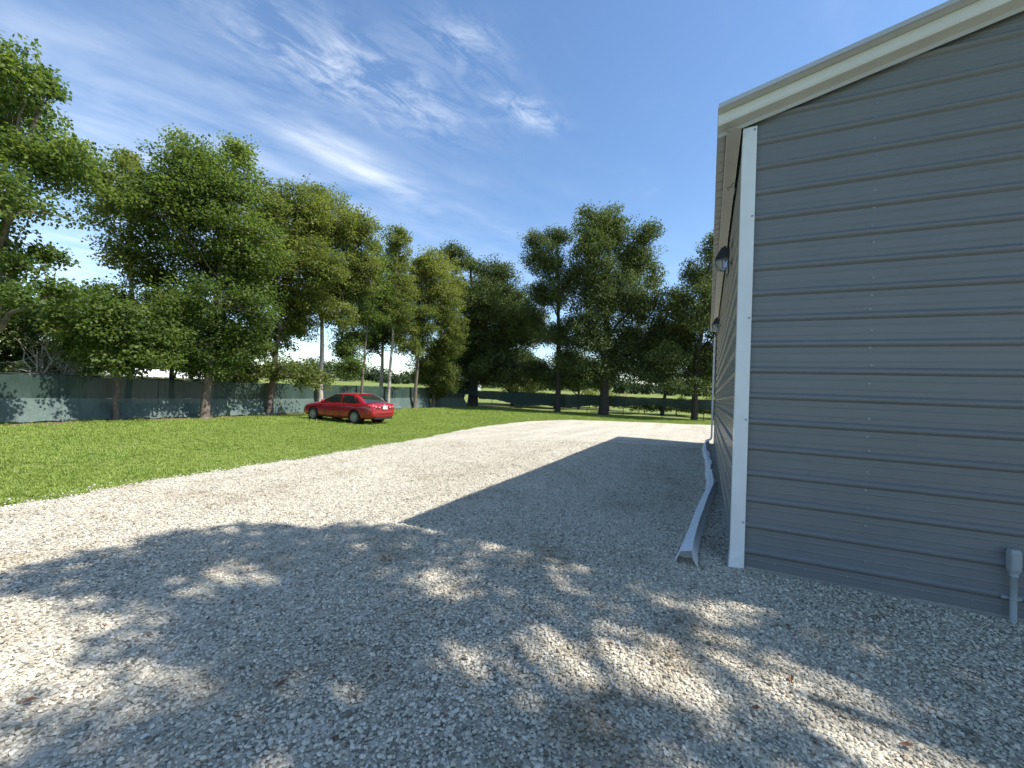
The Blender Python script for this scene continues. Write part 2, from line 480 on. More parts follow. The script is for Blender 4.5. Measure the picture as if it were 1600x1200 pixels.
def wall_profile(z0, z1):
    """(z, out) pairs of the sheet: trapezoid ribs 9 inches apart with two low stiffeners between"""
    P = [(z0, 0.0)]
    k0 = int(math.floor((z0 - RZ0) / RS)) - 1
    for k in range(k0, k0 + 40):
        c = RZ0 + k * RS
        for dz, o in ((-0.032, 0), (-0.025, 0.009), (-0.016, 0.019), (-0.006, 0.0235), (0.006, 0.0235), (0.016, 0.019), (0.025, 0.009), (0.032, 0)):
            P.append((c + dz, o))
        for q in (1 / 3, 2 / 3):
            for dz, o in ((-0.009, 0), (-0.003, 0.0022), (0.003, 0.0022), (0.009, 0)):
                P.append((c + RS * q + dz, o))
    P = [p for p in P if z0 <= p[0] <= z1] + [(z1, 0.0)]
    return P


def panels(zmin, zmax):
    e = [zmin]
    k = 4
    while RZ0 + k * RS - 0.1143 < zmax - 0.05:
        e.append(RZ0 + k * RS - 0.1143); k += 4
    return list(zip(e, e[1:] + [zmax]))


RIDGE = EAVE + BW / 2 * SL
for (za, zb) in panels(0.03, RIDGE - 0.05):          # gable walls, front and back
    pr = wall_profile(za, zb)
    for side in (0, 1):
        V = []; Fc = []
        for z, o in pr:
            x0 = max(0.018, (z - EAVE) / SL); x1 = BW - x0
            if x1 - x0 < 0.02: x0 = BW / 2 - .01; x1 = BW / 2 + .01
            yy = (0.018 - o) if side == 0 else (BL - 0.018 + o)
            V += [(x0, yy, z), (x1, yy, z)]
        for i in range(len(pr) - 1):
            q = (2 * i, 2 * i + 1, 2 * i + 3, 2 * i + 2)
            Fc.append(q if side == 0 else q[::-1])
        mesh_obj('siding_panel', V, Fc, MAT['siding'], bld)
for (za, zb) in panels(0.03, EAVE):                  # long side walls
    pr = wall_profile(za, zb)
    for side in (0, 1):
        V = []; Fc = []
        for z, o in pr:
            xx = 0.018 - o if side == 0 else BW - 0.018 + o
            V += [(xx, 0.018, z), (xx, BL - 0.018, z)]
        for i in range(len(pr) - 1):
            q = (2 * i, 2 * i + 2, 2 * i + 3, 2 * i + 1)
            Fc.append(q if side == 0 else q[::-1])
        mesh_obj('siding_panel', V, Fc, MAT['siding'], bld)
MB().box((0.03, 0.012, -0.4), (BW - .03, BL - .012, 0.034)).build('slab', MAT['concrete'], bld)

# screws: a stitched column, a base row, corner trim screws
scr = MB()
def screw(x, y, z, ax):
    prof = [(0.0, 0.010), (0.003, 0.010), (0.0035, 0.006), (0.009, 0.0055), (0.009, 0.0001)]
    V = []; Fc = []; n = 6
    for a, rr in prof:
        for k in range(n):
            t = 2 * math.pi * k / n; c, s = rr * math.cos(t), rr * math.sin(t)
            V.append((x + c, y - a, z + s) if ax == 'y' else (x - a, y + c, z + s))
    for i in range(len(prof) - 1):
        for k in range(n):
            k2 = (k + 1) % n; Fc.append((i * n + k, i * n + k2, (i + 1) * n + k2, (i + 1) * n + k))
    scr.add(V, Fc)
for col_x in (0.95, 3.7, 6.4):
    for i in range(32):
        z = 0.10 + i * 0.1435
        ph = ((z - RZ0) / RS) % 1
        if min(ph, 1 - ph) * RS < 0.02: z += 0.03
        if z < EAVE + col_x * SL - 0.2: screw(col_x + 0.004 * ((i * 7) % 5 - 2), 0.017, z, 'y')
for x in np.arange(0.33, 9, 0.245): screw(float(x) + 0.02 * math.sin(x * 9), 0.017, 0.098, 'y')
for z in (0.42, 1.33, 2.24, 3.16, 3.95): screw(0.085, -0.009, z, 'y')
for y in np.arange(0.9, 11.5, 1.22):
    for i in range(0, 17): screw(0.017, float(y), 0.295 + i * RS, 'x')
tag(scr.build('screw_heads', MAT['screw'], bld), kind='stuff')

# corner trims (L shaped), the front left one with its foot bent out
def corner(x, y, sx, sy, bend):
    w = 0.104
    zs = [0.005, 0.06, 0.16, 0.3, 1.2, 2.4, 3.2, EAVE - 0.02]
    V = []; Fc = []
    for z in zs:
        k = max(0, (0.16 - z) / 0.16) * bend
        V += [(x + sx * w, y - sy * (0.007 + .004 * k), z), (x - sx * 0.007 - sx * .012 * k, y - sy * (0.008 + .02 * k), z), (x - sx * (0.007 + .016 * k), y + sy * w, z)]
    for i in range(len(zs) - 1):
        for j in (0, 1):
            q = (3 * i + j, 3 * i + j + 1, 3 * i + j + 4, 3 * i + j + 3)
            Fc.append(q if sx * sy < 0 else q[::-1])
    o = mesh_obj('corner_trim', V, Fc, MAT['white_trim'], bld)
    md = o.modifiers.new('thick', 'SOLIDIFY'); md.thickness = 0.002; md.offset = 0
corner(0, 0, 1, 1, 1.0); corner(BW, 0, -1, 1, 0); corner(0, BL, 1, -1, 0); corner(BW, BL, -1, -1, 0)

# roof panels, each 0.914 wide, ribs running up the slope
EO, RO = 0.22, 0.19         # eave and rake overhang
ROOF_Z = EAVE + 0.16
npan = int(math.ceil((BL + 2 * RO) / 0.9144)); pw = (BL + 2 * RO) / npan
for side in (0, 1):
    for k in range(npan):
        ya = -RO + k * pw; prof = [(0, 0)]
        for j in range(4):
            c = (j + 0.5) * pw / 4
            prof += [(c - .03, 0), (c - .013, .021), (c + .013, .021), (c + .03, 0)]
        prof += [(pw, 0)]
        V = []; Fc = []
        for (dy, o) in prof:
            for x in (-EO, BW / 2):
                V.append(((x if side == 0 else BW - x), ya + dy, ROOF_Z + (x + EO) * SL - EO * SL + o))
        for i in range(len(prof) - 1):
            q = (2 * i, 2 * i + 1, 2 * i + 3, 2 * i + 2); Fc.append(q if side == 0 else q[::-1])
        o = mesh_obj('roof_panel', V, Fc, MAT['roof'], bld)
        md = o.modifiers.new('thick', 'SOLIDIFY'); md.thickness = 0.002


def rake_strip(name, prof, mat, thick, yflip):
    """sheet bent to prof [(y, dz)], run up both slopes"""
    for side in (0, 1):
        V = []; Fc = []
        xs = [-EO + 0.004, BW / 2]
        for x in xs:
            for (y, dz) in prof:
                V.append(((x if side == 0 else BW - x), y if not yflip else BL - y, ROOF_Z + x * SL + dz))
        n = len(prof)
        for i in range(n - 1):
            Fc.append((i, i + 1, n + i + 1, n + i))
        o = mesh_obj(name, V, Fc, mat, bld)
        md = o.modifiers.new('thick', 'SOLIDIFY'); md.thickness = thick; md.offset = 0


for fl in (False, True):
    rake_strip('rake_flashing', [(-RO + .05, .030), (-RO - .012, .030), (-RO - .012, -.008), (-RO + .002, -.012), (-.115, -.013)], MAT['roof'], .002, fl)
    rake_strip('rake_fascia', [(-.113, -.016), (-.113, -.095), (-.10, -.112)], MAT['fascia'], .002, fl)
    rake_strip('rake_soffit', [(-.099, -.113), (-.034, -.150), (-.032, -.185)], MAT['bounce_cream'], .002, fl)
ridge = MB()
ridge.add([(BW / 2 - .18, -RO - .02, RIDGE + .16 - .018), (BW / 2, -RO - .02, RIDGE + .16 + .034), (BW / 2 + .18, -RO - .02, RIDGE + .16 - .018),
           (BW / 2 - .18, BL + RO + .02, RIDGE + .16 - .018), (BW / 2, BL + RO + .02, RIDGE + .16 + .034), (BW / 2 + .18, BL + RO + .02, RIDGE + .16 - .018)],
          [(0, 1, 4, 3), (1, 2, 5, 4)])
ridge.build('ridge_cap', MAT['roof'], bld)
# eave box: fascia and soffit under the roof edge
for side in (0, 1):
    def ex(x): return x if side == 0 else BW - x
    V = [(ex(-.135), -.10, 4.10), (ex(-.135), -.10, 3.955), (ex(-.03), -.10, 3.94), (ex(-.028), -.10, 3.90),
         (ex(-.135), BL + .1, 4.10), (ex(-.135), BL + .1, 3.955), (ex(-.03), BL + .1, 3.94), (ex(-.028), BL + .1, 3.90)]
    o = mesh_obj('eave_trim', V, [(0, 1, 5, 4), (1, 2, 6, 5), (2, 3, 7, 6)], MAT['bounce_cream'], bld)
    md = o.modifiers.new('thick', 'SOLIDIFY'); md.thickness = .002; md.offset = 0
# loose gutter strap left hanging from the soffit
st = MB(); st.tube([(-.05, .95, 3.94), (-.06, .94, 3.90), (-.10, .93, 3.885), (-.085, .95, 3.86)], .008, 5); st.tube([(-.03, .96, 3.92), (-.02, .95, 3.85), (-.035, .94, 3.80)], .006, 5)
st.build('loose_strap', MAT['screw'], bld)
# downspout at the far corner
ds = MB()
def sq_tube(mb, pts, w, d):
    for a, b in zip(pts, pts[1:]):
        a = Vector(a); b = Vector(b); t = (b - a).normalized()
        u_ = Vector((0, 1, 0)); v_ = t.cross(u_).normalized()
        V = []
        for p in (a, b):
            for su, sv in ((-1, -1), (1, -1), (1, 1), (-1, 1)): V.append(p + u_ * su * w / 2 + v_ * sv * d / 2)
        mb.add(V, [(0, 1, 5, 4), (1, 2, 6, 5), (2, 3, 7, 6), (3, 0, 4, 7), (0, 3, 2, 1), (4, 5, 6, 7)])
sq_tube(ds, [(-.075, BL - .12, 3.72), (-.075, BL - .12, .25), (-.10, BL - .12, .16), (-.26, BL - .12, .09)], .075, .06)
ds.build('downspout', MAT['white_trim'], bld)


# ------------------------------------------------------------------ wall lights
def wall_light(y, z, label):
    t = empty('wall_light', (-0.02, y, z)); tag(t, label, 'light', 'wall lights under the eave')
    b = MB()
    # back plate and sloped cap
    b.box((-.012, -.075, -.24), (0, .075, .12))
    b.add([(-.012, -.085, .10), (-.012, .085, .10), (-.10, .085, .115), (-.10, -.085, .115), (-.012, -.092, -.02), (-.012, .092, -.02), (-.175, .092, -.035), (-.175, -.092, -.035)],
          [(0, 1, 2, 3), (4, 7, 6, 5), (0, 4, 5, 1), (1, 5, 6, 2), (2, 6, 7, 3), (3, 7, 4, 0)])
    hsg = b.build('housing', MAT['black_metal'], t)
    MB().lathe([(.11, .0001), (.11, .016), (.15, .018), (.155, .012), (.155, .0001)], 'z', 10, (-.06, 0, 0)).build('photocell', MAT['black_metal'], t)
    V = []; Fc = []; n = 16
    prof = [(-.036, .082, .078), (-.09, .080, .075), (-.15, .066, .06), (-.185, .04, .036), (-.19, .0, .0)]
    for zz, rx, ry in prof:
        for k in range(n):
            a = 2 * math.pi * k / n; rib = 1 + .03 * (k % 2)
            V.append((-.093 + rx * rib * math.cos(a), ry * rib * math.sin(a), zz))
    for i in range(len(prof) - 1):
        for k in range(n):
            k2 = (k + 1) % n; Fc.append((i * n + k, (i + 1) * n + k, (i + 1) * n + k2, i * n + k2))
    mesh_obj('lens', V, Fc, MAT['lens'], t)
    MB().lathe([(-.15, .001), (-.145, .018), (-.08, .022), (-.04, .012)], 'z', 10, (-.093, 0, 0)).build('bulb', MAT['white_trim'], t)
    br = MB(); br.tube([(-.01, .03, -.22), (-.03, .03, -.25), (-.012, .03, -.28)], .006, 6); br.build('bracket', MAT['black_metal'], t)


wall_light(2.05, 3.45, 'black wall light with clear lens on the side wall, nearer the front corner')
wall_light(7.2, 3.42, 'black wall light with clear lens farther along the side wall, toward the downspout')

# ------------------------------------------------------------------ conduit with elbow fitting on the gable wall
cd = empty('electrical_conduit', (1.763, -0.038, 0)); cd.scale = (.86, .86, 1); tag(cd, 'grey electrical conduit stub with elbow box on the gable wall', 'conduit')
MB().tube([(0, 0, -.05), (0, 0, .37)], .0215, 14).build('pipe', MAT['pvc'], cd, True)
MB().tube([(0, 0, .335), (0, 0, .375)], .027, 14).build('coupling', MAT['pvc'], cd, True)
b = MB()
ring = [(-.030, -.032), (.030, -.032), (.034, -.02), (.034, .035), (-.034, .035), (-.034, -.02)]
V = []; Fc = []
for z, s in ((.36, .8), (.385, 1), (.50, 1), (.525, .8)):
    V += [(x * s, y * s - (0.004 if z > .38 else 0), z) for x, y in ring]
n = 6
for i in range(3):
    for k in range(n): Fc.append((i * n + k, i * n + (k + 1) % n, (i + 1) * n + (k + 1) % n, (i + 1) * n + k))
Fc += [tuple(range(n))[::-1], tuple(range(3 * n, 4 * n))]
b.add(V, Fc); b.build('elbow_box', MAT['pvc'], cd)
MB().tube([(0, .02, .49), (0, .06, .49)], .022, 12).build('wall_nipple', MAT['pvc'], cd, True)
MB().box((-.026, -.0385, .395), (.026, -.0365, .49)).build('cover_plate', MAT['pvc'], cd)
sp = MB(); sp.box((-.06, .02, .165), (.06, .035, .185)); sp.tube([(-.022, .02, .175), (-.024, -.012, .175), (0, -.026, .175), (.024, -.012, .175), (.022, .02, .175)], .005, 6); sp.build('strap', MAT['pvc'], cd)

# ------------------------------------------------------------------ fallen, buckled gutter lying along the wall
gp = [(-.36, -.20, .0, 0.0), (-.345, .2, .01, .05), (-.30, 1.0, .02, .08), (-.225, 2.2, .03, .10), (-.14, 3.3, .035, .2), (-.13, 4.2, .03, .5), (-.16, 5.0, .03, .8), (-.15, 6.0, .03, .5), (-.19, 7.0, .03, .9),
      (-.23, 8.2, .04, 1.1), (-.27, 9.4, .05, .8), (-.24, 10.6, .06, 1.0), (-.20, 11.6, .07, .7)]
sec = [(-.098, .0), (-.075, .035), (-.048, .105), (.04, .125), (.052, .06), (.082, .012), (.086, 0.0)]
V = []; Fc = []
dense = []
for (a, b_) in zip(gp, gp[1:]):
    for q in range(6):
        t = q / 6; dense.append(tuple(a[i] + (b_[i] - a[i]) * t for i in range(4)))
dense.append(gp[-1])
n = len(sec)
for i, (x, y, z, cr) in enumerate(dense):
    flare = 1 + max(0, (0.5 - i / 10)) * 0.15 if i < 5 else 1
    w = 0.82 if i > 10 else 0.82 + .22 * (1 - i / 10)
    for j, (a, h) in enumerate(sec):
        k = 0.012 * cr * math.sin(i * 1.9 + j * 2.3) + 0.010 * cr * math.sin(i * 0.7 - j)
        tw = 0.35 * cr * math.sin(i * 0.23)
        aa, hh = a * w * flare + k, h * (0.95 if i > 3 else 1.0) + k * 0.8
        V.append((x + aa * math.cos(tw) - hh * math.sin(tw) * .5, y + (0.05 * (h / .12) if i == 0 else 0), tz(x, y) + .012 + z * .4 + max(0.0, hh * math.cos(tw) + aa * math.sin(tw))))
for i in range(len(dense) - 1):
    for j in range(n - 1): Fc.append((i * n + j, i * n + j + 1, (i + 1) * n + j + 1, (i + 1) * n + j))
Fc.append(tuple(range(3 * n, 4 * n)))
MAT['gutter'] = simple('white_gutter', (0.80, 0.81, 0.82), 0.4, var=0.08, scale=5)
gut = mesh_obj('fallen_gutter', V, Fc, MAT['gutter'])
md = gut.modifiers.new('thick', 'SOLIDIFY'); md.thickness = .0025
tag(gut, 'long buckled white metal gutter lying on gravel along the wall', 'gutter')

# ------------------------------------------------------------------ screened chain-link fences
FENCE_A = [(-22.55, -9.0), (-23.35, 33.0)]      # along the left side of the lawn
FENCE_B = [(-23.35, 33.0), (6.0, 34.1)]         # across the far end


def fence(name, label, A, B, n, top, seed, full):
    A = Vector(A); B = Vector(B); d = (B - A); L = d.length; t = d / L
    nrm = Vector((t.y, -t.x))                   # toward the lawn
    if (Vector((-8, 10)) - A).dot(nrm) < 0: nrm = -nrm
    root = empty(name, (0, 0, 0)); tag(root, label, 'fence')
    rs = np.random.default_rng(seed)
    tops = []
    for i in range(n + 1):
        p = A + t * (L * i / n); z = tz(p.x, p.y)
        tops.append(z + top)
        mb = MB(); q = p - nrm * 0.04
        mb.tube([(q.x, q.y, z - .1), (q.x, q.y, z + top + .03)], .028, 8); mb.build('post', MAT['post'], root, True)
    rl = MB()
    for i in range(n):
        p = A + t * (L * i / n); q = A + t * (L * (i + 1) / n); o = nrm * -0.04
        rl.tube([(p.x + o.x, p.y + o.y, tops[i]), (q.x + o.x, q.y + o.y, tops[i + 1])], .02, 6)
    rl.build('top_rail', MAT['post'], root, True)
    if not full:                                # bare wire shows under the hitched-up screen
        wr = MB()
        for i in range(n):
            p = A + t * (L * i / n); q = A + t * (L * (i + 1) / n)
            for hh in (.06, .45):
                wr.tube([(p.x, p.y, tops[i] - top + hh), (q.x, q.y, tops[i + 1] - top + hh)], .004, 4)
        wr.build('tension_wire', MAT['post'], root)
    m = 14
    for i in range(n):                          # one screen cloth for each bay
        V = []; Fc = []; V2 = []; F2 = []
        for j in range(m + 1):
            s = (i + j / m) / n; p = A + t * (L * s); z0 = tz(p.x, p.y); zt = tops[i] + (tops[i + 1] - tops[i]) * j / m
            sag = .03 * math.sin(math.pi * j / m) + .012 * math.sin(j * 1.7 + i)
            if full:
                up = [(0, zt - .005 - sag), (.012, zt - .3), (.03 + .02 * math.sin(j + i), z0 + top * .52 + .02), (.035, z0 + top * .50)]
                fl = .10 + .06 * math.sin(i * 1.3 + j * .25) + .045 * math.sin(i * 2.1 + j * .9) + .02 * math.sin(j * 2.3 + i)
                lo = [(.037, z0 + top * .505 - sag * .3), (.05, z0 + top * .47), (.07 + fl * .5, z0 + top * .34), (.09 + fl * 1.2, z0 + .34), (.10 + fl * 1.7, z0 + .16), (.12 + fl * 1.9 + .03 * math.sin(j * 2.1 + i), z0 + .05 + .02 * math.sin(j * 1.3 + i * 2))]
                for o, z in lo: V2.append((p.x + nrm.x * o, p.y + nrm.y * o, z))
            else:
                drop = top * (.56 + .16 * math.sin(s * 9.0 - 1.2) + .05 * math.sin(s * 37) - (.18 if s < .06 else 0)) + .02 * math.sin(j * 2)
                up = [(0, zt - .005 - sag), (.02, zt - drop * .4), (.03 + .03 * math.sin(j * .9 + i), zt - drop * .8), (.06 + .03 * math.sin(j * 1.9 + i), zt - drop)]
            for o, z in up: V.append((p.x + nrm.x * o, p.y + nrm.y * o, z))
        for j in range(m):
            for a in range(3): Fc.append((j * 4 + a, j * 4 + a + 1, (j + 1) * 4 + a + 1, (j + 1) * 4 + a))
            if full:
                for a in range(5): F2.append((j * 6 + a, j * 6 + a + 1, (j + 1) * 6 + a + 1, (j + 1) * 6 + a))
        mesh_obj('screen_cloth', V, Fc, MAT['screen'], root, True)
        if full: mesh_obj('lower_screen_cloth', V2, F2, MAT['screen_low'], root, True)
    return root


fence('privacy_fence', 'green mesh privacy screen fence standing behind the row of trees and red car', FENCE_A[0], FENCE_A[1], 14, 1.78, 3, True)
fence('privacy_fence', 'green screen fence with hitched-up lower edge along the far end of the lawn', FENCE_B[0], FENCE_B[1], 9, 1.74, 5, False)

# ------------------------------------------------------------------ trees
LOBES = {
'big_left':((-21.9,0.5),[(1.93,-0.08,11.25,1.49,1.03),(-0.58,0.45,10.48,1.89,1.55),(1.98,0.78,8.79,1.57,1.25),(2.9,-0.14,6.96,1.61,1.04),(1.05,1.72,9.13,0.96,1.14),(-1.29,-0.33,9.95,1.94,3.02),(0.18,-0.49,6.63,1.82,1.82),(2.29,0.23,5.22,1.09,0.48),(0.86,1.24,5.89,0.67,0.27),(2.39,1.06,4.63,0.75,0.42),(2.99,-0.03,4.12,0.76,0.57),(-2.29,0.25,4.52,1.37,1.14),(1.3,0.85,11.58,0.6,0.6),(-1.15,-1.16,8.19,1.62,2.43)]),
'A':((-22.3,4.35),[(0.54,-0.23,3.85,1.94,1.35),(-1.83,-0.39,4.17,1.31,1.23),(1.24,0.55,3.43,1.38,1.11),(1.22,-0.24,2.55,1.52,0.64),(-1.55,-0.02,5.2,1.16,0.77),(-1.95,-0.68,2.91,0.81,0.75)]),
'A2':((-24.6,5.67),[(-0.13,-0.82,10.49,1.31,1.45),(-2.23,-0.58,10.04,1.05,1.69),(-0.06,-0.2,9.11,1.55,1.79),(0.74,-0.77,7.19,1.28,1.08),(-0.49,0.65,6.82,1.41,0.94),(-0.79,-0.28,12.09,0.79,0.67),(1.81,0.44,5.39,1.24,0.82),(1.32,-0.12,10.27,1.16,1.16)]),
'B':((-21.7,7.37),[(-0.15,-1.08,11.7,1.7,1.23),(0.08,0.71,12.97,1.08,1.08),(0.18,-0.12,10.75,2.73,2.0),(-0.43,-1.77,9.24,1.87,1.87),(-1.96,0.32,8.06,3.23,1.87),(1.06,0.81,8.53,1.74,1.86),(0.79,-0.18,5.52,2.52,1.25),(0.09,-0.77,3.37,1.61,1.32),(0.12,0.94,3.89,1.74,1.42),(-0.11,-0.06,2.18,1.76,0.61),(0.17,-1.37,4.44,1.36,1.08),(0.42,1.48,6.55,1.55,1.55)]),
'C':((-22.5,11.14),[(0.52,-0.69,11.3,1.76,1.61),(0.52,0.88,11.51,1.72,1.87),(0.3,-0.02,8.98,2.38,2.09),(0.19,-1.34,7.54,1.65,1.72),(0.31,1.33,6.74,2.09,1.71),(-0.93,-0.07,4.66,1.84,1.47),(0.85,-0.05,2.66,2.34,0.85),(2.44,0.43,2.12,1.12,0.7),(-2.09,-0.14,2.43,1.04,0.82),(2.28,0.93,8.36,1.66,1.66),(-0.89,-1.72,2.0,0.86,0.48)]),
'D':((-22.6,14.51),[(1.07,-0.4,12.06,1.68,1.84),(-1.0,0.04,13.92,1.76,1.01),(1.6,0.54,11.32,1.47,2.13),(0.27,-1.27,10.44,1.8,1.8),(0.37,1.2,9.14,1.96,1.79),(-0.51,0.02,7.63,1.66,1.66),(-1.23,-1.06,5.4,1.37,1.13),(1.42,-0.1,6.28,1.28,1.12),(1.86,1.5,9.52,1.18,2.35)]),
'E':((-22.6,18.03),[(0.03,-0.69,8.21,1.62,1.62),(-0.12,0.49,6.62,1.68,1.21),(-0.95,-0.51,4.63,1.46,1.37),(-0.08,-1.07,3.22,1.24,0.8),(0.22,0.93,9.05,1.32,1.79),(0.3,0.25,11.21,1.02,1.39)]),
'E2':((-27.5,25.26),[(0.54,-0.41,6.65,1.87,2.1),(0.81,0.9,8.16,1.44,1.68),(-0.97,-0.56,6.07,1.42,1.42),(0.65,-0.86,8.89,1.73,1.73)]),
'F':((-22.7,20.98),[(0.57,-0.49,13.09,1.08,1.38),(-0.24,0.25,11.66,1.42,1.93),(0.55,0.08,9.52,1.6,1.9),(0.53,-0.78,7.74,1.56,1.56),(0.39,0.98,6.15,1.33,1.43),(1.24,0.81,4.84,1.31,0.6)]),
'G':((-22.7,24.19),[(0.76,-0.44,12.3,1.39,1.29),(-0.37,0.29,10.4,1.77,2.32),(1.33,0.42,10.86,1.96,2.29),(1.0,-0.65,7.4,1.7,1.91),(-0.66,0.6,5.44,1.0,1.34),(1.61,0.93,8.76,1.76,2.09)]),
'H':((-22.7,26.83),[(0.8,-0.25,5.05,1.83,2.18),(-0.97,0.17,3.32,1.89,1.65),(1.1,0.49,2.8,1.45,1.28),(1.75,-0.29,6.75,1.53,2.15),(0.45,0.99,11.15,1.61,2.74),(-0.1,0.29,1.59,1.05,0.82)]),
'I':((-22.79,33.9),[(-1.9,-2.43,15.41,2.39,1.33),(-1.36,0.5,15.57,1.26,0.98),(1.53,0.43,14.05,2.45,1.77),(0.78,-2.03,10.81,3.64,2.47),(1.95,2.88,11.83,2.98,2.98),(0.17,0.68,7.28,4.42,2.9),(3.81,0.91,8.6,3.08,2.55),(2.93,0.1,4.36,4.24,2.12),(-1.87,0.49,5.18,2.66,2.66),(5.87,2.61,8.67,1.63,2.45),(7.45,1.28,3.98,2.34,1.43),(3.82,3.97,2.82,2.84,0.92),(-1.87,-0.17,2.35,2.07,1.24)]),
'J':((-12.69,32.1),[(-2.07,-2.19,15.48,1.15,0.98),(-0.86,0.31,16.52,1.33,1.15),(-1.52,-1.0,13.75,2.12,1.65),(0.69,-1.5,11.68,1.81,2.6),(-1.69,0.58,11.17,1.95,1.71),(-2.53,-0.84,9.1,1.31,1.67),(-0.11,-0.71,7.15,2.09,1.51),(1.11,-0.44,4.97,1.84,1.27),(-0.68,0.71,3.13,1.57,0.84)]),
'K':((-8.5,32.3),[(-1.15,-2.0,16.66,1.53,1.53),(-0.28,0.85,16.67,2.33,1.98),(2.7,0.94,16.15,1.35,1.35),(-1.1,-2.79,13.8,1.93,2.04),(1.81,2.55,14.17,2.48,2.25),(-0.62,0.15,11.36,3.21,2.75),(2.71,0.42,10.09,2.33,2.33),(-1.23,-1.82,7.61,2.3,2.3),(1.5,1.93,6.39,3.26,2.44),(-0.25,-0.17,3.78,3.16,1.41),(3.55,-0.36,3.94,2.47,1.34),(-2.8,0.63,3.31,1.77,0.95),(3.49,2.06,12.7,0.97,1.6),(4.38,1.26,7.95,1.44,1.55)]),
'L':((-1.2,32.9),[(0.89,-0.85,13.73,1.12,1.84),(-0.12,0.9,12.13,1.46,1.51),(-1.43,-0.85,9.23,1.68,1.68),(0.58,-1.69,8.96,1.8,2.3),(-1.46,0.98,6.85,1.98,1.98),(0.68,0.84,5.19,2.13,2.13),(-2.2,-1.71,4.85,1.55,1.55),(-0.27,-1.15,2.96,2.3,0.71),(1.6,1.72,11.78,1.51,3.03),(2.86,1.2,8.39,2.62,4.19),(-1.68,-2.61,2.87,1.3,0.6)]),
'bgA':((-31,3.46),[(0.87,-0.31,4.25,1.26,1.65),(-0.24,0.66,3.01,1.22,0.9),(-0.38,-0.28,6.17,0.93,1.24),(0.28,-1.11,4.12,1.47,2.05),(-0.23,1.03,4.52,0.98,0.82),(-0.39,0.21,2.1,1.51,0.63),(2.22,0.65,1.98,1.22,0.43)]),
'bgB':((-36,7.01),[(0.12,-0.86,5.68,1.52,0.99),(-1.22,0.36,4.44,1.95,1.83),(1.72,0.74,5.21,1.96,1.81),(2.91,-0.15,3.33,1.71,1.12),(-3.38,-0.13,2.96,1.24,0.83),(-0.23,0.38,2.09,2.0,0.56),(2.93,0.88,2.29,1.54,0.54)]),
'bgC':((-30,9.96),[(0.26,-0.64,6.09,1.54,1.54),(0.12,0.77,5.58,1.62,1.46),(-0.8,-0.43,3.82,1.58,1.18),(2.21,-0.18,3.06,1.36,0.83)]),
'bgD':((-40,19.11),[(-0.09,-0.75,3.72,2.08,1.39),(0.37,0.9,4.77,1.8,1.56),(-1.48,-0.71,2.24,1.76,0.7)]),
'bgE':((-21.48,41),[(-1.93,-1.84,5.53,2.88,2.12),(0.5,1.16,4.88,2.98,2.04),(3.35,1.54,3.39,2.62,1.08),(-3.29,-3.09,3.54,2.25,1.35)]),
'bgF':((-13.48,42),[(-0.27,-1.03,4.92,2.3,1.73),(1.33,1.58,3.34,2.24,0.89),(-1.75,-0.86,3.01,2.05,0.73)]),
'bgG':((-4.42,41),[(-0.84,-1.32,5.6,2.07,1.81),(0.84,1.34,3.97,2.28,1.01),(1.41,0.54,7.23,1.84,1.84),(3.77,0.23,4.29,1.91,1.4)]),
'shrubA':((-25,2.81),[(-0.1,-0.35,2.78,0.52,0.36),(-0.38,0.14,2.43,0.69,0.43),(0.59,0.26,2.76,0.47,0.37)]),
'shrubB':((-25.5,3.9),[(-0.02,-0.31,2.77,0.66,0.5),(-0.21,0.21,2.97,0.68,0.57),(0.66,0.3,2.27,0.62,0.39)]),
}


def leaf_mesh(name, centers, crad, per, size, mat, parent, seed, droop=0.35, cl_tint=None):
    rs = np.random.default_rng(seed)
    C = np.asarray(centers); nC = len(C)
    n = nC * per
    ci = np.repeat(np.arange(nC), per)
    off = rs.normal(size=(n, 3)); off *= (rs.uniform(0, 1, n) ** .4 / (np.linalg.norm(off, axis=1) + 1e-9))[:, None] * crad * 1.45; off[:, 2] *= .62
    pos = C[ci] + off
    # leaf axis: outward and drooping; normal roughly up
    ax = off / (np.linalg.norm(off, axis=1, keepdims=True) + 1e-6) + rs.normal(size=(n, 3)) * .6
    ax[:, 2] -= droop
    ax /= np.linalg.norm(ax, axis=1, keepdims=True) + 1e-9
    up = np.array([0, 0, 1.0]) + rs.normal(size=(n, 3)) * .55
    sd = np.cross(ax, up); sd /= np.linalg.norm(sd, axis=1, keepdims=True) + 1e-9
    nm = np.cross(sd, ax)
    ln = size * rs.uniform(.65, 1.3, n)[:, None]; wd = ln * .40
    v0 = pos; v2 = pos + ax * ln - nm * ln * .12
    v1 = pos + ax * ln * .45 + sd * wd + nm * ln * .06; v3 = pos + ax * ln * .45 - sd * wd + nm * ln * .06
    V = np.stack([v0, v1, v2, v3], 1).reshape(-1, 3)
    me = bpy.data.meshes.new(name)
    me.vertices.add(4 * n); me.vertices.foreach_set('co', V.astype(np.float32).ravel())
    me.loops.add(4 * n); me.loops.foreach_set('vertex_index', np.arange(4 * n, dtype=np.int32))
    me.polygons.add(n); me.polygons.foreach_set('loop_start', np.arange(0, 4 * n, 4, dtype=np.int32))
    ct = rs.uniform(.15, .75, nC) if cl_tint is None else cl_tint
    tint = np.clip(ct[ci] + rs.normal(size=n) * .16, 0, 1)
    at = me.attributes.new('tint', 'FLOAT', 'POINT'); at.data.foreach_set('value', np.repeat(tint, 4).astype(np.float32))
    me.update(calc_edges=True)
    me.materials.append(mat)
    o = bpy.data.objects.new(name, me); COL.objects.link(o); o.parent = parent
    return o


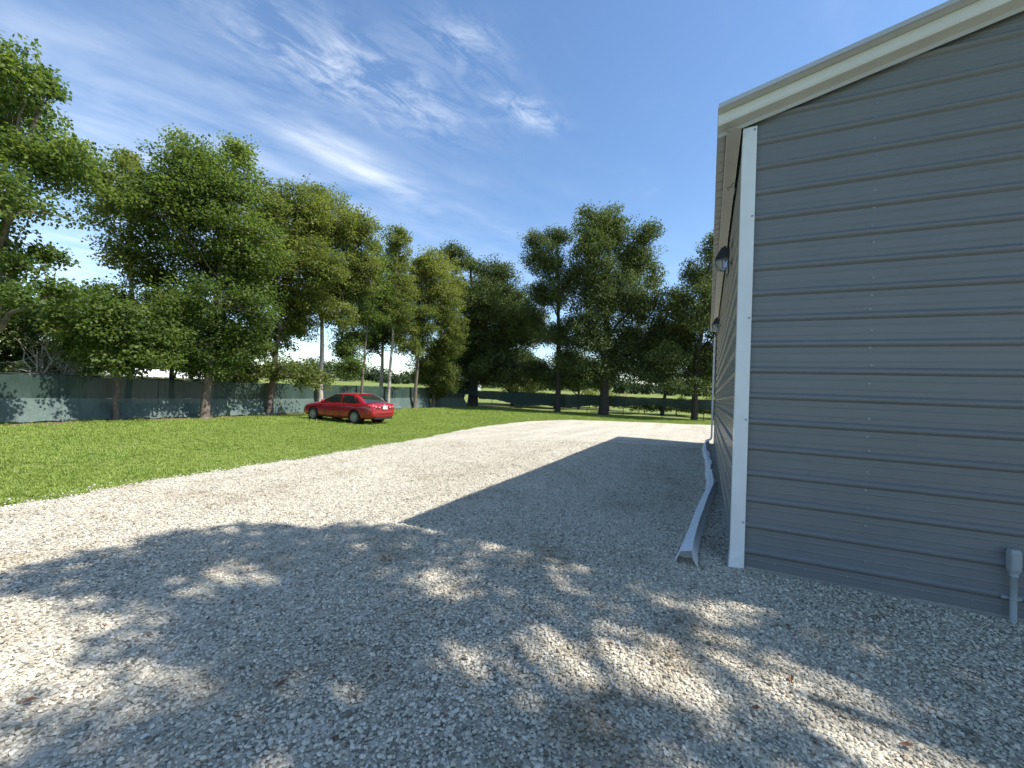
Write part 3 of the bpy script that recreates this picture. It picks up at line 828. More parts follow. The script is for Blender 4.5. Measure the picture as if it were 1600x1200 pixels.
def bez(a, b, sag, k=5, wob=0.0, rs=None):
    a = np.asarray(a, float); b = np.asarray(b, float); pts = []
    for i in range(k + 1):
        t = i / k; p = a + (b - a) * t; p[2] += sag * math.sin(math.pi * t)
        if rs is not None and 0 < i < k: p = p + rs.normal(size=3) * wob
        pts.append(tuple(p))
    return pts


def grow_tree(name, label, key, tr, leaf, bark, size=.17, dens=1.0, per=26, crad=.30, seed=1, group=None, lean=(0, 0), fork=0.22, cat='tree', top_light=.0):
    (bx, by), lobes = LOBES[key] if isinstance(key, str) else key
    bz = tz(bx, by)
    rs = np.random.default_rng(seed)
    root = empty(name, (bx, by, bz)); tag(root, label, cat, group)
    Lb = np.array(lobes); hmax = (Lb[:, 2] + Lb[:, 4]).max()
    topi = Lb[:, 2].argmax(); topc = Lb[topi, :3]
    # trunk
    trunk = []; rad = []
    K = 12
    for i in range(K + 1):
        t = i / K; z = -.12 + t * (topc[2] + .12)
        x = topc[0] * t ** 1.8 + lean[0] * math.sin(math.pi * t) + (rs.normal() * .025 if 0 < i < K else 0)
        y = topc[1] * t ** 1.8 + lean[1] * math.sin(math.pi * t) + (rs.normal() * .025 if 0 < i < K else 0)
        trunk.append((x, y, z)); rad.append(tr * (1 - .86 * t) * (1.0 if i else 1.45) + .012)
    tm = MB(); tm.tube([trunk[0], (trunk[0][0] * .7, trunk[0][1] * .7, .10)] + trunk[1:], [rad[0], tr * 1.12] + rad[1:], 10)
    trunk = np.array(trunk)
    br = tm; cs = []; ct = []
    for li, (dx, dy, z, rh, rz) in enumerate(lobes):
        sk = .22 if key in ('big_left', 'A2') else .10; rh = max(.3, rh - sk); rz = max(.25, rz - sk * .8)
        c = np.array([dx, dy, z])
        hd = math.hypot(dx, dy)
        zs = max(fork * hmax, z - hd * .7 - rz * .7); zs = min(zs, z + .2, trunk[-1][2] * .97); zs = max(zs, .9)
        s = np.array([np.interp(zs, trunk[:, 2], trunk[:, k]) for k in range(3)])
        r0 = float(np.interp(zs, trunk[:, 2], np.array(rad))) * .55
        br.tube(bez(s, c, .12 * hd * rs.uniform(-.2, 1), 5, .07, rs), [r0 * (1 - .13 * q) for q in range(6)], 6, False)
        # the lobe is a heap of leafy clumps of uneven size with gaps between them
        ns = max(5, int(6 * (rh * rz) ** .5 + 4)); u_ = rs.normal(size=(ns, 3)); u_ /= np.linalg.norm(u_, axis=1, keepdims=True)
        sc = c + u_ * rs.uniform(.35, .92, (ns, 1)) * np.array([rh, rh, rz]) * .95
        pc = []
        for q in sc:
            ra = rs.uniform(.28, .60) * min(rh, rz * 1.25); nc = max(3, int(dens * 15 * (ra + .18) ** 2 / (max(crad, .3) / .32) ** 1.5 + 1))
            w_ = rs.normal(size=(nc, 3)); w_ /= np.linalg.norm(w_, axis=1, keepdims=True)
            pc.append(q + w_ * rs.uniform(.45, 1.0, (nc, 1)) * ra * np.array([1, 1, .72]))
        nl = int(len(np.concatenate(pc)) * .55); w_ = rs.normal(size=(nl, 3)); w_ /= np.linalg.norm(w_, axis=1, keepdims=True)
        pc.append(c + w_ * rs.uniform(.3, 1.12, (nl, 1)) * np.array([rh, rh, rz]))
        pc = np.concatenate(pc); rs.shuffle(pc)
        pc = pc[pc[:, 2] > .55]
        cs.append(pc)
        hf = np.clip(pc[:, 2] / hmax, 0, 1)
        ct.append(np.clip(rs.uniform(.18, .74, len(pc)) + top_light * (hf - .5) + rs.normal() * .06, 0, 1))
        for q in pc[: max(3, len(pc) // 4)]:
            br.tube(bez(c + (s - c) * rs.uniform(0, .3), q, .08, 3, .04, rs), [r0 * .35, r0 * .26, r0 * .17, .006], 4, False)
    br.build('trunk', bark, root, True)
    cs = np.concatenate(cs); ct = np.concatenate(ct)
    leaf_mesh('crown', cs, crad, per, size, leaf, root, seed + 50, cl_tint=ct)
    return root


LG, LO, LD = MAT['leaf_green'], MAT['leaf_olive'], MAT['leaf_dark']
BK, BP, BD = MAT['bark'], MAT['bark_pale'], MAT['bark_dark']
ROW = 'trees along the left fence'
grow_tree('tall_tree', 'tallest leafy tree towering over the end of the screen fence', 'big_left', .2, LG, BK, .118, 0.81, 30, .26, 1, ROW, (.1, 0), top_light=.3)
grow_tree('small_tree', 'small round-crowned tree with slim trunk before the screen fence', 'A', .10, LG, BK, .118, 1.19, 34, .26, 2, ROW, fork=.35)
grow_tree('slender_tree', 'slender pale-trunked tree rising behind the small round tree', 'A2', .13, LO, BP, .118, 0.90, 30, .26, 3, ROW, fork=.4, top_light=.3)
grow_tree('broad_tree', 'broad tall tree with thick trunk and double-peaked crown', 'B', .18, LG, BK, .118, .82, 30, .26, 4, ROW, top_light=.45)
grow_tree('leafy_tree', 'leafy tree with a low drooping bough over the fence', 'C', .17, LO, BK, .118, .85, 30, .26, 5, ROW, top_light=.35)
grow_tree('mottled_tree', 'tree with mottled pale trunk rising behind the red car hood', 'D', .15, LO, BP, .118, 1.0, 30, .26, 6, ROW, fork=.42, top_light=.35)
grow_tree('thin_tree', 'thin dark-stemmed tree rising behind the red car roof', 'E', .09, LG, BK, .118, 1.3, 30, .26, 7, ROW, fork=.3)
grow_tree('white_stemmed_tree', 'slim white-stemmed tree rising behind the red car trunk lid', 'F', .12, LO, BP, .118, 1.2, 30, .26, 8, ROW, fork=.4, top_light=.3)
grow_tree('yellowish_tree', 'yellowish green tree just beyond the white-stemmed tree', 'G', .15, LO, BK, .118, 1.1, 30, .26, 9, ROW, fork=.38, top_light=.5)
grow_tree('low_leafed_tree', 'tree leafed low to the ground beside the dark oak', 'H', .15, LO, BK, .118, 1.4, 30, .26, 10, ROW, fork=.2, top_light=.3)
FAR = 'trees along the far fence'
grow_tree('oak_tree', 'wide dark oak shading the corner where the two fences meet', 'I', .55, LD, BD, .165, .85, 29, .42, 11, FAR, fork=.2)
grow_tree('open_tree', 'open airy tree with forked trunk beside the biggest oak', 'J', .27, LD, BD, .13, 1.19, 31, .40, 12, FAR, fork=.2, top_light=.2)
grow_tree('oak_tree', 'biggest oak with flared trunk before the far screen fence', 'K', .42, LD, BD, .15, 1.0, 31, .42, 13, FAR, fork=.2, top_light=.3)
grow_tree('oak_tree', 'oak half hidden behind the downspout corner of the building', 'L', .26, LD, BD, .15, 1.2, 31, .40, 14, FAR, fork=.2, top_light=.2)
BGG = 'trees beyond the left fence'
grow_tree('background_tree', 'dark tree beyond the fence below the tallest tree', 'bgA', .16, LD, BD, .13, 0.95, 36, .32, 15, BGG)
grow_tree('background_tree', 'scrubby tree beyond the fence behind the bare pale shrubs', 'bgB', .16, LG, BP, .118, 0.95, 30, .26, 16, BGG)
grow_tree('background_tree', 'dark tree beyond the fence beside the low white shed', 'bgC', .16, LD, BD, .13, 0.85, 36, .34, 17, BGG)
grow_tree('background_tree', 'low dark tree far beyond the fence, past the white shed', 'bgD', .2, LD, BD, .2, .9, 24, .4, 18, BGG)
grow_tree('background_tree', 'dark low-crowned tree in the field behind the corner oak', 'bgE', .2, LD, BD, .16, 1.3, 30, .4, 20, 'trees past the far fence')
grow_tree('background_tree', 'dark low tree in the field between the airy tree and the biggest oak', 'bgF', .18, LD, BD, .16, 1.3, 30, .4, 21, 'trees past the far fence')
grow_tree('background_tree', 'dark low tree in the field between the biggest oak and the half-hidden oak', 'bgG', .2, LD, BD, .16, 1.3, 30, .4, 22, 'trees past the far fence')
grow_tree('pale_trunked_tree', 'pale-trunked forked tree beyond the fence behind the car', 'E2', .2, LD, BP, .17, .9, 24, .36, 19, BGG, fork=.15)


def shrub(key, label, seed):
    (bx, by), lobes = LOBES[key]; bz = tz(bx, by); rs = np.random.default_rng(seed)
    root = empty('bare_shrub', (bx, by, bz)); tag(root, label, 'shrub', 'bare shrubs beyond the fence')
    br = MB(); cs = []
    for k in range(5):
        l = lobes[k % len(lobes)]; e = np.array(l[:3]) + rs.normal(size=3) * .3; s = np.array([rs.normal() * .25, rs.normal() * .25, -.05])
        pts = bez(s, e, .1, 6, .09, rs); br.tube(pts, [.065, .058, .05, .042, .034, .026, .015], 6)
        for q in range(9):
            a = np.array(pts[rs.integers(2, 6)]); b_ = a + rs.normal(size=3) * .5 + np.array([0, 0, .4]); br.tube(bez(a, b_, .05, 3, .05, rs), [.02, .015, .011, .006], 4)
            if q % 2: cs.append(b_)
    br.build('stems', BP, root, True)
    leaf_mesh('crown', np.array(cs), .22, 26, .10, MAT['leaf_dry'], root, seed)


shrub('shrubA', 'bare pale-stemmed shrub peeping over the fence under the dark tree', 41)
shrub('shrubB', 'bare pale-stemmed forked shrub peeping over the fence beside the small round tree', 42)

# low bright bushes in the field just past the far fence
for k, (x, y, h) in enumerate([(-19, 40, 1.9), (-16.5, 42, 1.6), (-10.5, 44, 2.0), (-6.2, 41, 1.5), (-3.2, 43, 1.9), (0.3, 40, 2.3), (-13.6, 47, 2.1), (-21.5, 44, 2.6), (2.4, 37.5, 2.4)]):
    lob = [(0, 0, h * .55, h * .75, h * .5), (h * .7, .2, h * .4, h * .55, h * .38), (-h * .7, -.2, h * .42, h * .5, h * .4)]
    grow_tree('field_bush', 'low yellow-green bush in the field past the far screen fence', ((x, y), lob), .05, MAT['leaf_olive'], BK, .15, .9, 22, .3, 60 + k, 'bushes past the far fence', fork=.1, cat='bush', top_light=.4)

# trees standing out of frame to the right of the drive; their crowns dapple the gravel
SHADE_DARK = [(-4.69,-2.91,0.3,0.15),(-4.48,-2.46,0.47,0.16),(-4.39,-1.88,0.6,0.26),(-4.31,-1.51,0.26,0.17),(-3.97,-2.67,0.51,0.22),(-3.36,-2.57,0.44,0.24),(-3.59,-1.68,0.75,0.38),(-2.65,-1.77,0.55,0.48),(-3.3,-1.14,0.57,0.23),(-2.73,-2.45,0.62,0.35),(-2.6,-2.8,0.6,0.17),(-2.73,-3.35,0.17,0.08),(-2.31,-3.23,0.44,0.13),(-2.18,-2.83,0.29,0.16),(-2.24,-3.37,0.38,0.12),(-1.84,-3.12,0.44,0.18),(-2.03,-2.38,0.41,0.33),(-1.45,-2.63,0.36,0.21),(-1.64,-2.04,0.36,0.21),(-2.51,-1.15,0.23,0.18),(-1.53,-1.35,0.29,0.31),(-1.17,-1.47,0.31,0.22),(-0.88,-0.72,0.37,0.32),(-0.64,-1.26,0.31,0.22),(-1.14,-2.46,0.37,0.25),(-0.71,-2.4,0.43,0.18),(-1.37,-2.9,0.31,0.13),(-0.3,-2.29,0.35,0.13),(-0.58,-1.44,0.25,0.12),(-0.11,-0.26,0.27,0.21),(-0.01,-1.04,0.26,0.13),(0.38,-0.81,0.3,0.25),(0.83,-0.41,0.46,0.31),(1.07,-0.71,0.52,0.41),(0.63,-1.17,0.33,0.17),(1.0,-1.25,0.4,0.25),(1.08,-1.48,0.18,0.18),(0.09,-2.13,0.32,0.08),(1.54,-0.37,0.34,0.36),(-2.36,-0.75,0.31,0.24),(-1.58,-0.84,0.22,0.22),(-1.74,-0.29,0.39,0.19),(-1.23,0.02,0.33,0.24),(-0.85,-0.31,0.29,0.22),(-0.47,-0.25,0.23,0.25),(-1.98,-1.15,0.16,0.21),(0.92,-1.13,0.35,0.24),(1.21,-1.11,0.27,0.31),(0.51,-1.02,0.36,0.19),(0.09,-1.19,0.24,0.11),(-0.25,-0.72,0.2,0.14),(0.45,-0.43,0.24,0.13)]
SHADE_LIGHT = [(-3.4,-2.99,0.21,0.2),(-3.56,-2.34,0.17,0.12),(-2.68,-3.15,0.34,0.09),(-1.96,-2.71,0.19,0.13),(-2.03,-1.59,0.27,0.29),(-1.97,-0.69,0.17,0.1),(-1.32,-0.57,0.2,0.17),(-1.0,-1.95,0.26,0.2),(-0.45,-1.83,0.31,0.22),(-0.13,-1.1,0.15,0.12),(0.05,-0.64,0.29,0.16),(0.22,-1.63,0.46,0.26),(0.59,-1.74,0.41,0.16),(0.72,-0.83,0.2,0.1)]
SHADE_DARK += [(1.9, -1.5, .5, .4), (2.6, -.7, .5, .4), (0.4, -3.2, .6, .4), (-.9, -3.6, .8, .4), (-2.2, -4.0, .7, .4), (1.9, -2.9, .5, .4)]
SHADE_DARK += [(-3.6 + 1.5 * i + .4 * math.sin(i * 2.3 + j), -4.7 - 1.25 * j + .3 * math.sin(i * 1.7 + j * 2), .95, .72) for i in range(8) for j in range(4)]  # discs added behind the camera to shade the unseen ground
ang = math.radians(25.3)
ux, uy = math.cos(ang), math.sin(ang)


def inside(x, y, E, grow=0.0):
    m = np.zeros_like(x, bool)
    for cx, cy, a, b_ in E:
        dx, dy = x - cx, y - cy
        p = dx * ux + dy * uy; q = -dx * uy + dy * ux
        m |= (p / (a + grow)) ** 2 + (q / (b_ + grow)) ** 2 < 1
    return m


def shade_tree(name, label, base, tr, sel, seed, zlo, zhi):
    rs = np.random.default_rng(seed)
    X, Y = np.meshgrid(np.arange(-6.5, 9, .17), np.arange(-9.5, 3, .17)); X = X.ravel() + rs.uniform(-.07, .07, X.size); Y = Y.ravel() + rs.uniform(-.07, .07, Y.size)
    ok = inside(X, Y, SHADE_DARK, .03) & ~inside(X, Y, SHADE_LIGHT, .08) & sel(X, Y)
    X, Y = X[ok], Y[ok]
    Z = rs.uniform(zlo, zhi, len(X))
    cs = np.stack([X + SUN.x / SUN.z * Z, Y + SUN.y / SUN.z * Z, Z], 1) - np.array([base[0], base[1], 0])
    bz = tz(*base)
    root = empty(name, (base[0], base[1], bz)); tag(root, label, 'tree', 'trees right of the drive')
    top = cs.mean(0); top[2] = zhi * .95
    pts = bez((0, 0, -.1), top, .2, 9, .06, rs)
    tm = MB(); tm.tube(pts, [tr * (1.4 if i == 0 else 1 - .085 * i) for i in range(10)], 10); br = tm; P = np.array(pts)
    for c in cs[:: max(1, len(cs) // 70)]:
        i = rs.integers(4, 9); br.tube(bez(P[i], c, .2, 4, .08, rs), [.06, .045, .03, .02, .008], 5, False)
    br.build('trunk', BK, root, True)
    leaf_mesh('crown', cs, .12, 30, .12, LG, root, seed)


shade_tree('shade_tree', 'leafy tree right of the drive whose crown reaches over the gravel', (7.4, -5.4), .28, lambda x, y: (x < -1.2) & (y >= -3.75), 71, 9.0, 11.2)
shade_tree('shade_tree', 'unseen leafy tree added behind the drive to shade its gravel', (6.0, -10.2), .3, lambda x, y: (y < -3.75), 73, 9.0, 11.5)  # added out of view to cut the gravel's bounce on the wall
shade_tree('shade_tree', 'leafy tree beside the far corner of the gable wall with spreading crown', (11.2, -3.2), .26, lambda x, y: (x >= -1.2) & (y >= -3.75), 72, 9.0, 11.2)

# far-off wood round the fields, low white shed and house
rs = np.random.default_rng(90)
cs = []
for a in np.arange(-75, 62, .42):
    az = math.radians(a + rs.normal() * .3); d = rs.uniform(150, 215); h = rs.uniform(4.5, 8.5) * (1 + .3 * math.sin(a * .35)) * (.75 if d < 170 else 1)
    x, y = CAM_LOC.x + math.sin(az) * d, CAM_LOC.y + math.cos(az) * d; z = tz(x, y)
    k = 30; u_ = rs.normal(size=(k, 3)); u_ /= np.linalg.norm(u_, axis=1, keepdims=True)
    c = np.array([x, y, z + h * .5]) + u_ * np.array([h * .55, h * .55, h * .5]) * rs.uniform(.5, 1, (k, 1))
    cs.append(c)
wood = leaf_mesh('far_wood', np.concatenate(cs), .85, 10, .8, MAT['leaf_far'], None, 91, cl_tint=np.repeat(rs.uniform(.1, .8, len(cs)), 30))
tag(wood, 'far belt of trees beyond the open fields', 'woodland', kind='stuff')

MAT['shed_white'] = simple('white_sheet', (0.72, 0.71, 0.68), 0.6, var=0.1, scale=2)
sx, sy = -38.0, 12.6
shed = empty('low_shed', (sx, sy, tz(sx, sy))); tag(shed, 'low white shed with ribbed curved roof beyond the fence', 'shed'); shed.rotation_euler = (0, 0, math.radians(62))
MB().box((-3.6, -1.6, -.2), (3.6, 1.6, 1.85)).build('wall', MAT['shed_white'], shed)
for k in range(12):
    V = []; Fc = []
    for j in range(9):
        t = -1 + j / 4; yv = t * 1.75; zv = 1.85 + .55 * (1 - t * t)
        V += [(-3.7 + k * .617, yv, zv), (-3.7 + k * .617 + .05, yv, zv + .05), (-3.7 + (k + 1) * .617 - .012, yv, zv + .012)]
    for j in range(8):
        for q in range(2): Fc.append((j * 3 + q, j * 3 + q + 1, j * 3 + q + 4, j * 3 + q + 3))
    mesh_obj('roof_panel', V, Fc, MAT['shed_white'], shed)
hx, hy = -62, 92
hs = empty('far_house', (hx, hy, tz(hx, hy))); tag(hs, 'tiny white house with low roof at the field edge', 'house'); hs.rotation_euler = (0, 0, .6)
MB().box((-6, -3, -.5), (6, 3, 2.4)).build('wall', MAT['shed_white'], hs)
MB().add([(-6.3, -3.4, 2.4), (6.3, -3.4, 2.4), (6.3, 3.4, 2.4), (-6.3, 3.4, 2.4), (-5.2, 0, 3.7), (5.2, 0, 3.7)], [(0, 1, 5, 4), (1, 2, 5), (2, 3, 4, 5), (3, 0, 4)]).build('roof', MAT['roof'], hs)
for k in range(4): MB().box((-4.6 + k * 2.6, -3.03, .9), (-3.5 + k * 2.6, -2.99, 1.9)).build('window', MAT['black_metal'], hs)

# ------------------------------------------------------------------ red sedan
def m_paint():
    m, t, b = mat_new('red_car_paint')
    n = tnoise(t, coords(t), 3, 4)
    c = ramp(t, n, [(.3, (.31, .007, .015)), (.7, (.36, .010, .02))])
    t.links.new(c, b.inputs['Base Color']); b.inputs['Roughness'].default_value = .32; b.inputs['Metallic'].default_value = .15
    b.inputs['Coat Weight'].default_value = 1; b.inputs['Coat Roughness'].default_value = .06
    return m


MAT['paint'] = m_paint()
MAT['car_glass'] = simple('tinted_car_glass', (.018, .024, .022), .05, var=.05, spec=.9, coat=.6)
MAT['rubber'] = simple('tyre_rubber', (.018, .018, .018), .85, var=.2, scale=20)
MAT['alloy'] = simple('silver_hubcap', (.42, .43, .44), .35, .6, var=.05)
MAT['red_lens'] = simple('red_lamp_lens', (.55, .03, .04), .12, var=.05, coat=.8)
MAT['clear_lens'] = simple('clear_lamp_lens', (.75, .62, .60), .10, var=.05, coat=.8)
MAT['plate'] = simple('white_plate', (.8, .8, .8), .4, var=.04)
MAT['plate_text'] = simple('plate_text', (.10, .16, .12), .5)
MAT['chrome'] = simple('chrome', (.75, .75, .76), .15, .9, var=.02)
MAT['dark_trim'] = simple('black_trim', (.015, .015, .016), .5)
CAR = (-15.5, 11.42)
car = empty('red_sedan', (CAR[0], CAR[1], tz(*CAR) + .01), math.radians(180.6)); tag(car, 'red four-door sedan parked on the lawn facing the fence', 'car')
ST = [(-1.06, .42, .74, .78, .66), (-1.02, .34, .90, .96, .77), (-.93, .28, 1.0, 1.065, .84), (-.62, .24, .985, 1.07, .895), (-.25, .22, .97, 1.06, .91), (.4, .2, .95, 1.03, .915), (1.3, .19, .93, 1.0, .915),
      (2.0, .19, .915, .985, .912), (2.4, .2, .91, .99, .905), (2.9, .21, .87, .955, .895), (3.3, .22, .80, .875, .87), (3.55, .24, .71, .775, .81), (3.70, .28, .59, .65, .70), (3.76, .36, .51, .55, .55)]
V = []; Fc = []
for x, zb, sh, tp, w in ST:
    half = [(0, zb), (w * .80, zb), (w * .965, zb + .10), (w, zb + (sh - zb) * .45), (w * .985, sh - .13), (w * .955, sh - .02), (w * .86, sh + (tp - sh) * .62), (w * .45, tp - .006), (0, tp)]
    V += [(x, y, z) for y, z in half] + [(x, -y, z) for y, z in half[-2:0:-1]]
n = 16
for i in range(len(ST) - 1):
    for k in range(n): Fc.append((i * n + k, i * n + (k + 1) % n, (i + 1) * n + (k + 1) % n, (i + 1) * n + k))
Fc += [tuple(range(n))[::-1], tuple(range((len(ST) - 1) * n, len(ST) * n))]
tmp = mesh_obj('body', V, Fc, MAT['paint'], None, True)
bm_ = bmesh.new(); bm_.from_mesh(tmp.data); bmesh.ops.recalc_face_normals(bm_, faces=bm_.faces); bm_.to_mesh(tmp.data); bm_.free()
sm = tmp.modifiers.new('s', 'SUBSURF'); sm.levels = 3; sm.render_levels = 3
dg = bpy.context.evaluated_depsgraph_get()
me = bpy.data.meshes.new_from_object(tmp.evaluated_get(dg))
bpy.data.objects.remove(tmp)
bm_ = bmesh.new(); bm_.from_mesh(me)                     # wheel arches cut out and their rims drawn to true arcs
def arch(p):
    for wx in (0, 2.775):
        d = math.hypot(p.x - wx, p.z - .335)
        if abs(p.y) > .58 and d < .372: return wx
    return None
bmesh.ops.delete(bm_, geom=[f for f in bm_.faces if arch(f.calc_center_median()) is not None], context='FACES')
for v in bm_.verts:
    if v.is_boundary and abs(v.co.y) > .55:
        wx = 0 if v.co.x < 1.4 else 2.775; dv = Vector((v.co.x - wx, v.co.z - .335)); k = .372 / max(dv.length, .05); v.co.x = wx + dv.x * k; v.co.z = .335 + dv.y * k
bmesh.ops.recalc_face_normals(bm_, faces=bm_.faces); bm_.to_mesh(me); bm_.free()
body = bpy.data.objects.new('body', me); COL.objects.link(body); body.parent = car
if not me.materials: me.materials.append(MAT['paint'])
me.polygons.foreach_set('use_smooth', [True] * len(me.polygons))
bw = MB()
for wx in (0, 2.775):
    for s in (-1, 1): bw.lathe([(-.14, .0001), (-.14, .358), (.13, .358)] if s > 0 else [(.14, .0001), (.14, .358), (-.13, .358)], 'y', 20, (wx, s * .74, .335))
bw.build('wheel_well', MAT['dark_trim'], car)
# cabin: rounded frustum
RG = [(.90, -.74, 2.62, .835), (1.0, -.60, 2.42, .815), (1.18, -.32, 2.02, .765), (1.32, -.06, 1.68, .715), (1.40, .14, 1.44, .665), (1.452, .36, 1.16, .57), (1.475, .55, .95, .40)]


def rring(z, x0, x1, w, rc=.14):
    P = []
    for cx, cy, a0 in ((x1 - rc, w - rc, 0), (x0 + rc, w - rc, 90), (x0 + rc, -w + rc, 180), (x1 - rc, -w + rc, 270)):
        for q in range(5):
            a = math.radians(a0 + q * 22.5); P.append((cx + rc * math.cos(a), cy + rc * math.sin(a), z))
    return P


V = []; Fc = []
for z, x0, x1, w in RG: V += rring(z, x0, x1, w, min(.14, w * .4))
n = 20
for i in range(len(RG) - 1):
    for k in range(n): Fc.append((i * n + k, i * n + (k + 1) % n, (i + 1) * n + (k + 1) % n, (i + 1) * n + k))
Fc.append(tuple(range((len(RG) - 1) * n, len(RG) * n)))
mesh_obj('roof', V, Fc, MAT['paint'], car, True)
zz = [r_[0] for r_ in RG]


def cw(z): return float(np.interp(z, zz, [r_[3] for r_ in RG]))
def cx0(z): return float(np.interp(z, zz, [r_[1] for r_ in RG]))
def cx1(z): return float(np.interp(z, zz, [r_[2] for r_ in RG]))


def side_glass(bot, top, s):
    """pane between a lower and an upper edge given as (x, z) ends"""
    V = []; Fc = []; nu, nv = 5, 6
    for j in range(nv + 1):
        for i in range(nu + 1):
            a, b_ = i / nu, j / nv
            x = (bot[0][0] + (bot[1][0] - bot[0][0]) * a) * (1 - b_) + (top[0][0] + (top[1][0] - top[0][0]) * a) * b_
            z = (bot[0][1] + (bot[1][1] - bot[0][1]) * a) * (1 - b_) + (top[0][1] + (top[1][1] - top[0][1]) * a) * b_
            V.append((x, s * (cw(z) + .007), z))
    for j in range(nv):
        for i in range(nu):
            k = j * (nu + 1) + i; q = (k, k + 1, k + nu + 2, k + nu + 1); Fc.append(q if s < 0 else q[::-1])
    o = mesh_obj('side_window', V, Fc, MAT['car_glass'], car)
    fr = MB(); 
    edge = [V[i] for i in range(nu + 1)]
    fr.tube([(x, y + s * .002, z) for x, y, z in edge], .008, 5); fr.build('sill_trim', MAT['dark_trim'], o)


for s in (1, -1):
    side_glass(((.98, .99), (2.22, 1.0)), ((.98, 1.385), (1.46, 1.385)), s)
    side_glass(((-.02, 1.01), (.90, .985)), ((.24, 1.36), (.90, 1.38)), s)
    side_glass(((-.24, 1.04), (-.06, 1.015)), ((.02, 1.24), (.10, 1.27)), s)


def end_glass(name, fx, z0, z1, sgn, inset):
    V = []; Fc = []; nu, nv = 6, 6
    for j in range(nv + 1):
        z = z0 + (z1 - z0) * j / nv
        for i in range(nu + 1):
            a = -1 + 2 * i / nu; V.append((fx(z) + sgn * (.012 - .02 * a * a), a * (cw(z) - inset), z + .006))
    for j in range(nv):
        for i in range(nu):
            k = j * (nu + 1) + i; q = (k, k + 1, k + nu + 2, k + nu + 1); Fc.append(q if sgn > 0 else q[::-1])
    mesh_obj(name, V, Fc, MAT['car_glass'], car, True)


end_glass('rear_window', cx0, 1.03, 1.385, -1, .13); end_glass('windshield', cx1, 1.0, 1.38, 1, .11)
sf = MB()                                                # pale parcels / seat tops seen through the rear glass
sf.box((-.02, -.42, 1.05), (.10, -.16, 1.20)); sf.box((-.02, .16, 1.05), (.10, .42, 1.20)); sf.build('headrests', MAT['bounce_cream'], car)
for wx in (0, 2.775):
    for s in (1, -1):
        wh = MB().lathe([(-.10, .20), (-.105, .30), (-.085, .325), (0, .333), (.085, .325), (.105, .30), (.10, .215), (.07, .205)] if s > 0 else [(.10, .20), (.105, .30), (.085, .325), (0, .333), (-.085, .325), (-.105, .30), (-.10, .215), (-.07, .205)], 'y', 28, (0, 0, 0))
        w_ = wh.build('wheel', MAT['rubber'], car, True); w_.location = (wx, s * .80, .333)
        rm = MB(); rm.lathe([(s * .075, .0001), (s * .09, .05), (s * .075, .07), (s * .07, .0701)], 'y', 14)
        for k in range(9):
            a = 2 * math.pi * k / 9; c_, s_ = math.cos(a), math.sin(a); pc_, ps_ = -s_, c_
            V = [(c_ * r_ + pc_ * h, s * yy, s_ * r_ + ps_ * h) for r_, h, yy in ((.05, .018, .085), (.05, -.018, .085), (.212, -.034, .095), (.212, .034, .095), (.05, .018, .06), (.05, -.018, .06), (.212, -.034, .07), (.212, .034, .07))]
            rm.add(V, [(0, 1, 2, 3), (7, 6, 5, 4), (0, 3, 7, 4), (1, 5, 6, 2), (2, 6, 7, 3)])
        rm.lathe([(s * .07, .19), (s * .10, .205), (s * .098, .222), (s * .07, .22)], 'y', 24)
        rm.build('rim', MAT['alloy'], w_)
        MB().lathe([(s * .055, .0001), (s * .055, .21)], 'y', 20).build('brake_disc', MAT['dark_trim'], w_)
